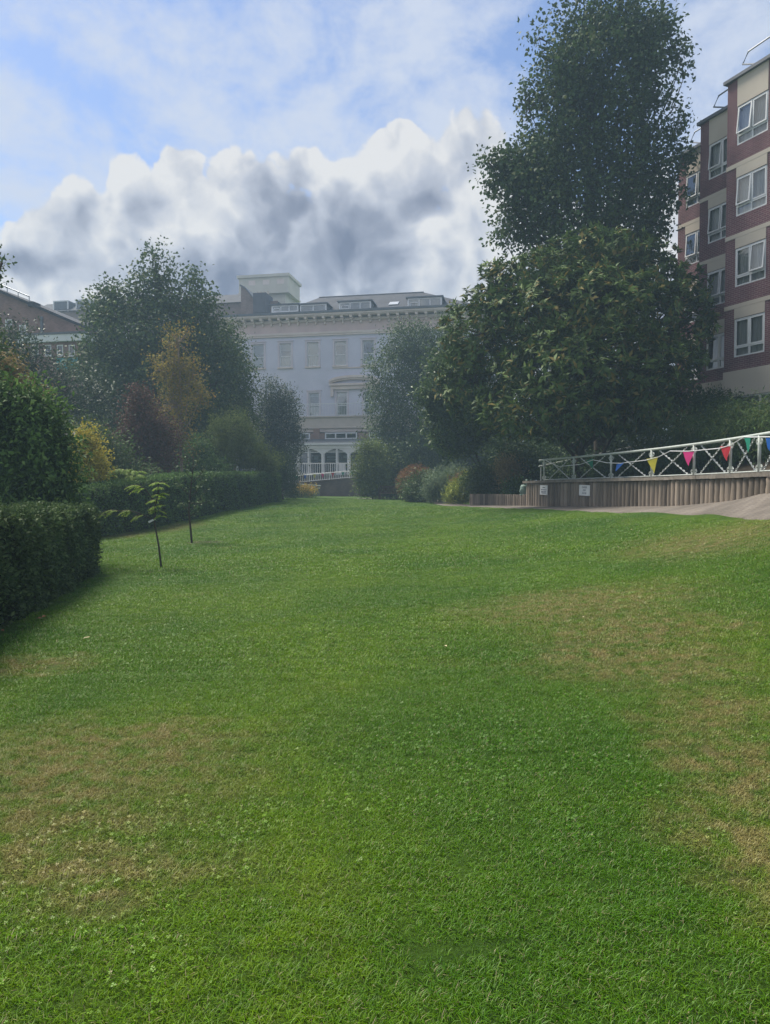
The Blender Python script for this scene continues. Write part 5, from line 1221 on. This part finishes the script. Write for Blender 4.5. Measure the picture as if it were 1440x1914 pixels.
tg = P(284, 973, Y1 - .03) - b1
tgo = box('label_tag', sap, m_white, -.075, .075, -.004, .004, -.018, .018); tgo.location = tg; tgo.rotation_euler = (0, R(-28), 0)
# pale fronds behind the hedge
Y3 = 25.; b3 = P(232, 945, Y3); b3.z = gz1(b3.x, b3.y); fr3 = []
st3 = [b3, P(232, 910, Y3), P(233, 886, Y3)]
for k in range(46):
    w = rg1.uniform(0, 6.28); o_ = P(232 + rg1.uniform(-22, 24), 884 + rg1.uniform(-6, 12), Y3 + rg1.uniform(-.5, .5)); fr3.append((o_, (math.cos(w), math.sin(w) - .3, rg1.uniform(.1, .6)), rg1.uniform(.3, .5)))
frond_plant('pale_sumac', 'pale green feathery shrub poking over the far hedge', b3, st3, fr3, LMAT['acacia'], .16, 22, .04, [[P(233, 895, Y3), o_] for (o_, _, _) in fr3[::6]], cat='bush')
# bare-stemmed sapling with few leaves
Y2 = 19.4; b2 = P(359, 1015, Y2); b2.z = gz1(b2.x, b2.y); root2 = empty('young_apple_tree', b2, 0, 'thin sparse-leaved young tree in a small bare hollow before the far hedge', 'tree')
mb = MB(); rg2 = np.random.default_rng(31)
stem = [b2 - Vector((0, 0, .05)), P(356, 985, Y2), P(353, 955, Y2), P(356, 920, Y2), P(360, 885, Y2), P(362, 855, Y2)]
mb.tube([q - b2 for q in stem], [.03, .027, .024, .018, .012, .006], 7); tips = []
for (px, py, ex_, ey_) in ((353, 960, 385, 915), (355, 940, 400, 935), (356, 925, 330, 900), (358, 905, 385, 870), (359, 895, 340, 868), (354, 950, 335, 940), (356, 930, 378, 900), (360, 880, 372, 852), (353, 965, 372, 950), (360, 885, 346, 845)):
    e = P(ex_, ey_, Y2 + rg2.uniform(-.35, .35)); s_ = P(px, py, Y2); mid_ = (s_ + e) / 2 + Vector((0, 0, -.05)); mb.tube([s_ - b2, mid_ - b2, e - b2], [.011, .007, .004], 5)
    for k in range(9): tips.append(np.array(s_.lerp(e, rg2.uniform(.35, 1.05))))
mb.build('trunk', m_bark, root2, True)
tp = np.repeat(np.array(tips), 3, 0) + rg2.normal(size=(len(tips) * 3, 3)) * .05; nL = len(tp)
V, Q = leaf_quads(tp, unit(rg2.normal(size=(nL, 3)) + [0, 0, -.3]), unit(rg2.normal(size=(nL, 3)) * .6 + [0, 0, .6]), rg2.uniform(.06, .1, nL), rg2.uniform(.03, .05, nL))
quads_np('crown', V - np.array(b2), Q, LMAT['olive'], root2)
# little bare soil hollow at its foot
nrm = []; 
for k in range(18): w = k / 18 * 6.283; x, y = b2.x + .32 + math.cos(w) * .5 * (1 + .15 * math.sin(3 * w)), b2.y + .12 + math.sin(w) * .42; nrm.append((x, y, gz1(x, y) + .012))
tag(mesh('soil_patch', nrm, [tuple(range(18))], m_soil), kind='structure')
# ------------------------------------------------------------------ stones along the pond edge behind the rail
m_stone = mat('pale_stone', (.30, .27, .24), (.20, .18, .165), 5, .9, .5)
rs = random.Random(5); 
for k, px in enumerate((1302, 1318, 1333, 1351, 1368, 1383, 1398, 1418, 1434)):
    q = rp_(px, 0, rs.uniform(.45, .75)); r_ = rs.uniform(.09, .17)
    tag(ico('edging_stone', None, m_stone, (q.x, q.y, 1.80 + r_ * .55), r_, .7, .13, 2, k), 'rough pale stone lying behind the railing at the right of the log wall', 'stone', 'stones behind the railing')
m_water, t, b = newmat('pond_water'); b.inputs['Base Color'].default_value = (.02, .03, .028, 1); b.inputs['Roughness'].default_value = .06
bp = t.n('ShaderNodeBump'); bp.inputs['Strength'].default_value = .15; bp.inputs['Distance'].default_value = .02; t.l(t.noise(t.n('ShaderNodeNewGeometry').outputs['Position'], 6, 3), bp.inputs['Height']); t.l(bp.outputs[0], b.inputs['Normal'])
ring_ = [tuple(rp_(px, 1.79, .9)) for px in np.linspace(1060, 1280, 12)] + [tuple(rp_(px, 1.79, 1.9)) for px in np.linspace(1280, 1060, 12)]
tag(mesh('pond_water', ring_, [tuple(range(24))], m_water), kind='structure')
# ------------------------------------------------------------------ fallen leaves
m_fl = mat('fallen_leaf', (.55, .50, .32), (.42, .34, .17), 20, .7); m_fb = mat('brown_leaf', (.28, .13, .06), (.2, .09, .04), 20, .8)
lme = None
for k, (px, py, brown, lab) in enumerate(((258, 1022, 0, 0), (303, 1089, 0, 0), (700, 1017, 0, 0), (837, 1015, 0, 0), (1180, 994, 0, 0), (1091, 1161, 0, 0), (836, 1217, 0, 0), (155, 1202, 0, 0), (76, 1163, 1, 0), (8, 1187, 1, 0), (88, 1158, 1, 0))):
    c = lawn_pt(px, py); s_ = .05 if not brown else .075
    V = [(0, 0, 0), (.4, .35, .18), (1.1, .1, .02), (.5, -.35, .2), (1.5, .3, .12)]
    o = mesh('fallen_leaf', [(v[0] * s_, v[1] * s_, v[2] * s_) for v in V], [(0, 1, 2, 3), (1, 4, 2)], m_fb if brown else m_fl); o.location = (c.x, c.y, gz1(c.x, c.y) + .045); o.rotation_euler = (random.uniform(-.2, .2), random.uniform(-.2, .2), random.uniform(0, 6))
    if brown: tag(o, 'curled brown fallen leaf at the foot of the near hedge', 'leaf', 'brown leaves under the near hedge')
    else: tag(o, 'pale fallen leaf lying on the open lawn', 'leaf', 'pale leaves fallen on the lawn')

# ------------------------------------------------------------------ grass blades on the near lawn
m_blade, t, b = newmat('grass_blade')
ge = t.n('ShaderNodeNewGeometry'); gn = t.n('ShaderNodeGroup'); gn.node_tree = lg; t.l(ge.outputs['Position'], gn.inputs[0])
hs = t.n('ShaderNodeHueSaturation'); t.l(gn.outputs[0], hs.inputs['Color']); hs.inputs['Saturation'].default_value = 1.12
rpi = ge.outputs['Random Per Island']; oir = t.n('ShaderNodeObjectInfo').outputs['Random']
mixr = rpi
t.l(t.m('MULTIPLY_ADD', mixr, .7, .92), hs.inputs['Value']); t.l(t.m('MULTIPLY_ADD', t.m('FRACT', t.m('MULTIPLY', rpi, 7.7)), .03, .485), hs.inputs['Hue'])
straw = t.mix(t.m('GREATER_THAN', t.m('FRACT', t.m('MULTIPLY', mixr, 17.7)), .955), hs.outputs[0], (.27, .24, .12))
t.l(straw, b.inputs['Base Color']); b.inputs['Roughness'].default_value = .5; b.inputs['Specular IOR Level'].default_value = .3
tr = t.n('ShaderNodeBsdfTranslucent'); t.l(straw, tr.inputs[0]); ms = t.n('ShaderNodeMixShader'); ms.inputs[0].default_value = .25
t.l(b.outputs[0], ms.inputs[1]); t.l(tr.outputs[0], ms.inputs[2]); t.l(ms.outputs[0], m_blade.node_tree.nodes['Material Output'].inputs[0])
tufts = bpy.data.collections.new('turf_sources')
def turf(seed, size, nb, wid, hgt, clover, cr_):
    """a square of mown turf: bent blades and a few clover leaves"""
    rg = np.random.default_rng(seed); h2 = size * .5
    # blades gather into little clumps; soft edges so that neighbouring squares blend
    cl = rg.uniform(-h2, h2, (max(6, nb // 7), 2)); ci_ = rg.integers(0, len(cl), nb); sp_ = size * (.04 + .2 * rg.random(nb) ** 1.4)
    x = cl[ci_, 0] + rg.normal(size=nb) * sp_; y = cl[ci_, 1] + rg.normal(size=nb) * sp_
    ca_ = rg.uniform(0, 6.28, len(cl))[ci_]; a = ca_ + rg.normal(size=nb) * 1.0; lean = rg.uniform(.2, 1.5, nb); h = hgt * rg.uniform(.4, 1.15, nb); w = wid * rg.uniform(.6, 1.25, nb)
    d = np.stack([np.cos(a), np.sin(a), 0 * a], -1); sv = np.stack([-d[:, 1], d[:, 0], 0 * a], -1) * w[:, None]
    b0 = np.stack([x, y, np.full(nb, -.006)], -1); up_ = np.array([0, 0, 1.])
    p1 = b0 + d * (lean * h * .35)[:, None] + up_ * (h * .62)[:, None]; p2 = b0 + d * (lean * h)[:, None] + up_ * (h * (1 - .2 * lean))[:, None]
    V = np.stack([b0 - sv, b0 + sv, p1 + sv * .9, p1 - sv * .9, p2 + sv * .08, p2 - sv * .08], 1).reshape(-1, 3)
    k = np.arange(nb)[:, None] * 6; Q = np.concatenate([k + [0, 1, 2, 3], k + [3, 2, 4, 5]], 0)
    if clover:
        m_ = clover; cx_, cy_ = rg.uniform(-h2, h2, m_), rg.uniform(-h2, h2, m_); z = hgt * rg.uniform(.5, .95, m_); r = cr_ * rg.uniform(.7, 1.3, m_); a0 = rg.uniform(0, 6.28, m_); tl = rg.normal(size=(m_, 2)) * .45
        for q in range(3):
            aa = a0 + q * 2.094; e = np.stack([np.cos(aa), np.sin(aa)], -1); f_ = np.stack([-e[:, 1], e[:, 0]], -1); P4 = []
            for (u_, v_) in ((.1, 0), (1.1, .85), (1.9, 0), (1.1, -.85)):
                o_ = (e * u_ + f_ * v_) * r[:, None]; P4.append(np.c_[cx_ + o_[:, 0], cy_ + o_[:, 1], z + (o_ * tl).sum(1) + .1 * r * abs(v_)])
            Q = np.concatenate([Q, len(V) + np.arange(m_ * 4).reshape(-1, 4)], 0); V = np.concatenate([V, np.stack(P4, 1).reshape(-1, 3)], 0)
    o = quads_np('turf', V, Q, m_blade); COL.objects.unlink(o); o.name = 'turf_%02d' % len(tufts.objects); tufts.objects.link(o)
BANDS = [(1.0, 6.2, .22, 1500, .0013, .027, 12, .0042), (6.2, 13., .36, 1400, .0021, .030, 8, .0060), (13., 28., .8, 1700, .0046, .036, 0, .01), (28., 53., 1.0, 1300, .009, .04, 0, .01)]
for bi, (ya, yb, sz, nb, wd, hg, cl_, cr_) in enumerate(BANDS):
    for v_ in range(4): turf(50 + bi * 10 + v_, sz, nb, wd, hg, 0 if v_ < 2 else cl_ * (1 if v_ == 2 else 3), cr_)
PX_, PY_, PK, PR = [], [], [], []
le = np.array(LEDGE)
for bi, (ya, yb, sz, *_r) in enumerate(BANDS + [(13., 36., .36)]):
    strip = bi == len(BANDS)
    xs_ = np.arange(-22, 10, sz); ys_ = np.arange(ya, yb, sz); X_, Y_ = np.meshgrid(xs_, ys_); X_ = X_.ravel(); Y_ = Y_.ravel()
    ok = (abs(X_) < .60 * Y_ + 2.6) & (X_ < np.interp(Y_, le[:, 1], le[:, 0]) - sz * .45) & (X_ > np.interp(Y_, [1, 2, 5.5, 8.1, 11.2, 13.7, 13.9, 20, 31, 42, 43, 53], [-3.0, -3.0, -3.75, -4.35, -5.0, -5.52, -8.9, -8.9, -7.6, -6.1, -7, -7]) + sz * .3)
    ex_ = np.interp(Y_, le[:, 1], le[:, 0])
    if strip: ok &= X_ > ex_ - 1.15; bi = 1
    elif bi == 2: ok &= X_ < ex_ - .85
    ok &= (X_ < np.interp(Y_, [45, 49, 52, 53], [9, 1.7, -1.2, -5]))
    X_, Y_ = X_[ok] + rng.normal(size=ok.sum()) * sz * .12, Y_[ok] + rng.normal(size=ok.sum()) * sz * .12
    cv = np.sin(X_ * 2.1 + 1) * np.sin(Y_ * 1.7) + np.sin(X_ * .9 - Y_ * 1.3) + rng.normal(size=len(X_)) * .6
    PX_.append(X_); PY_.append(Y_); PK.append(bi * 4 + np.where(cv > 1.0, 3, np.where(cv > .1, 2, rng.integers(0, 2, len(X_)))))
Xg, Yg, Kg = np.concatenate(PX_), np.concatenate(PY_), np.concatenate(PK); ng = len(Xg); Zg = gz(Xg, Yg)
psi = rng.integers(0, 4, ng) * (math.pi / 2); g1, g2 = (gz(Xg + .2, Yg) - gz(Xg - .2, Yg)) / .4, (gz(Xg, Yg + .2) - gz(Xg, Yg - .2)) / .4
ga, gb = g1 * np.cos(psi) + g2 * np.sin(psi), -g1 * np.sin(psi) + g2 * np.cos(psi)
me = bpy.data.meshes.new('lawn_grass'); me.vertices.add(ng); me.vertices.foreach_set('co', np.stack([Xg, Yg, Zg], -1).astype(np.float32).ravel()); me.update()
at = me.attributes.new('rot', 'FLOAT_VECTOR', 'POINT'); at.data.foreach_set('vector', np.stack([np.arctan(gb), -np.arctan(ga), psi], -1).astype(np.float32).ravel())
at = me.attributes.new('size', 'FLOAT', 'POINT'); at.data.foreach_set('value', np.ones(ng, np.float32))
at = me.attributes.new('kindno', 'INT', 'POINT'); at.data.foreach_set('value', Kg.astype(np.int32))
gobj = tag(link('lawn_grass', me), 'short mown grass with clover covering the lawn', 'grass', kind='stuff')
gg = bpy.data.node_groups.new('scatter_tufts', 'GeometryNodeTree')
gg.interface.new_socket('Geometry', in_out='INPUT', socket_type='NodeSocketGeometry'); gg.interface.new_socket('Geometry', in_out='OUTPUT', socket_type='NodeSocketGeometry')
t = NT(gg); gi = t.n('NodeGroupInput'); go = t.n('NodeGroupOutput'); ip = t.n('GeometryNodeInstanceOnPoints'); ci = t.n('GeometryNodeCollectionInfo')
ci.inputs[0].default_value = tufts; ci.inputs[1].default_value = True; ci.inputs[2].default_value = True
def attr(nm, ty): n_ = t.n('GeometryNodeInputNamedAttribute', data_type=ty); n_.inputs[0].default_value = nm; return n_.outputs[0]
t.l(gi.outputs[0], ip.inputs['Points']); t.l(ci.outputs[0], ip.inputs['Instance']); ip.inputs['Pick Instance'].default_value = True
t.l(attr('kindno', 'INT'), ip.inputs['Instance Index']); t.l(attr('rot', 'FLOAT_VECTOR'), ip.inputs['Rotation']); t.l(attr('size', 'FLOAT'), ip.inputs['Scale'])
t.l(ip.outputs[0], go.inputs[0])
md = gobj.modifiers.new('scatter', 'NODES'); md.node_group = gg

# ------------------------------------------------------------------ haze volume, added to imitate a bluish lens veil
m_hz = bpy.data.materials.new('lens_veil_haze'); m_hz.use_nodes = True; nt_ = m_hz.node_tree
for n_ in list(nt_.nodes): nt_.nodes.remove(n_)
pv = nt_.nodes.new('ShaderNodeVolumePrincipled'); pv.inputs['Color'].default_value = (.54, .79, 1.0, 1); pv.inputs['Density'].default_value = .0018; pv.inputs['Anisotropy'].default_value = .1
om = nt_.nodes.new('ShaderNodeOutputMaterial'); nt_.links.new(pv.outputs[0], om.inputs['Volume'])
tag(MB().box(-160, 160, -45, 200, -1.5, 34).build('added_haze', m_hz), kind='stuff')
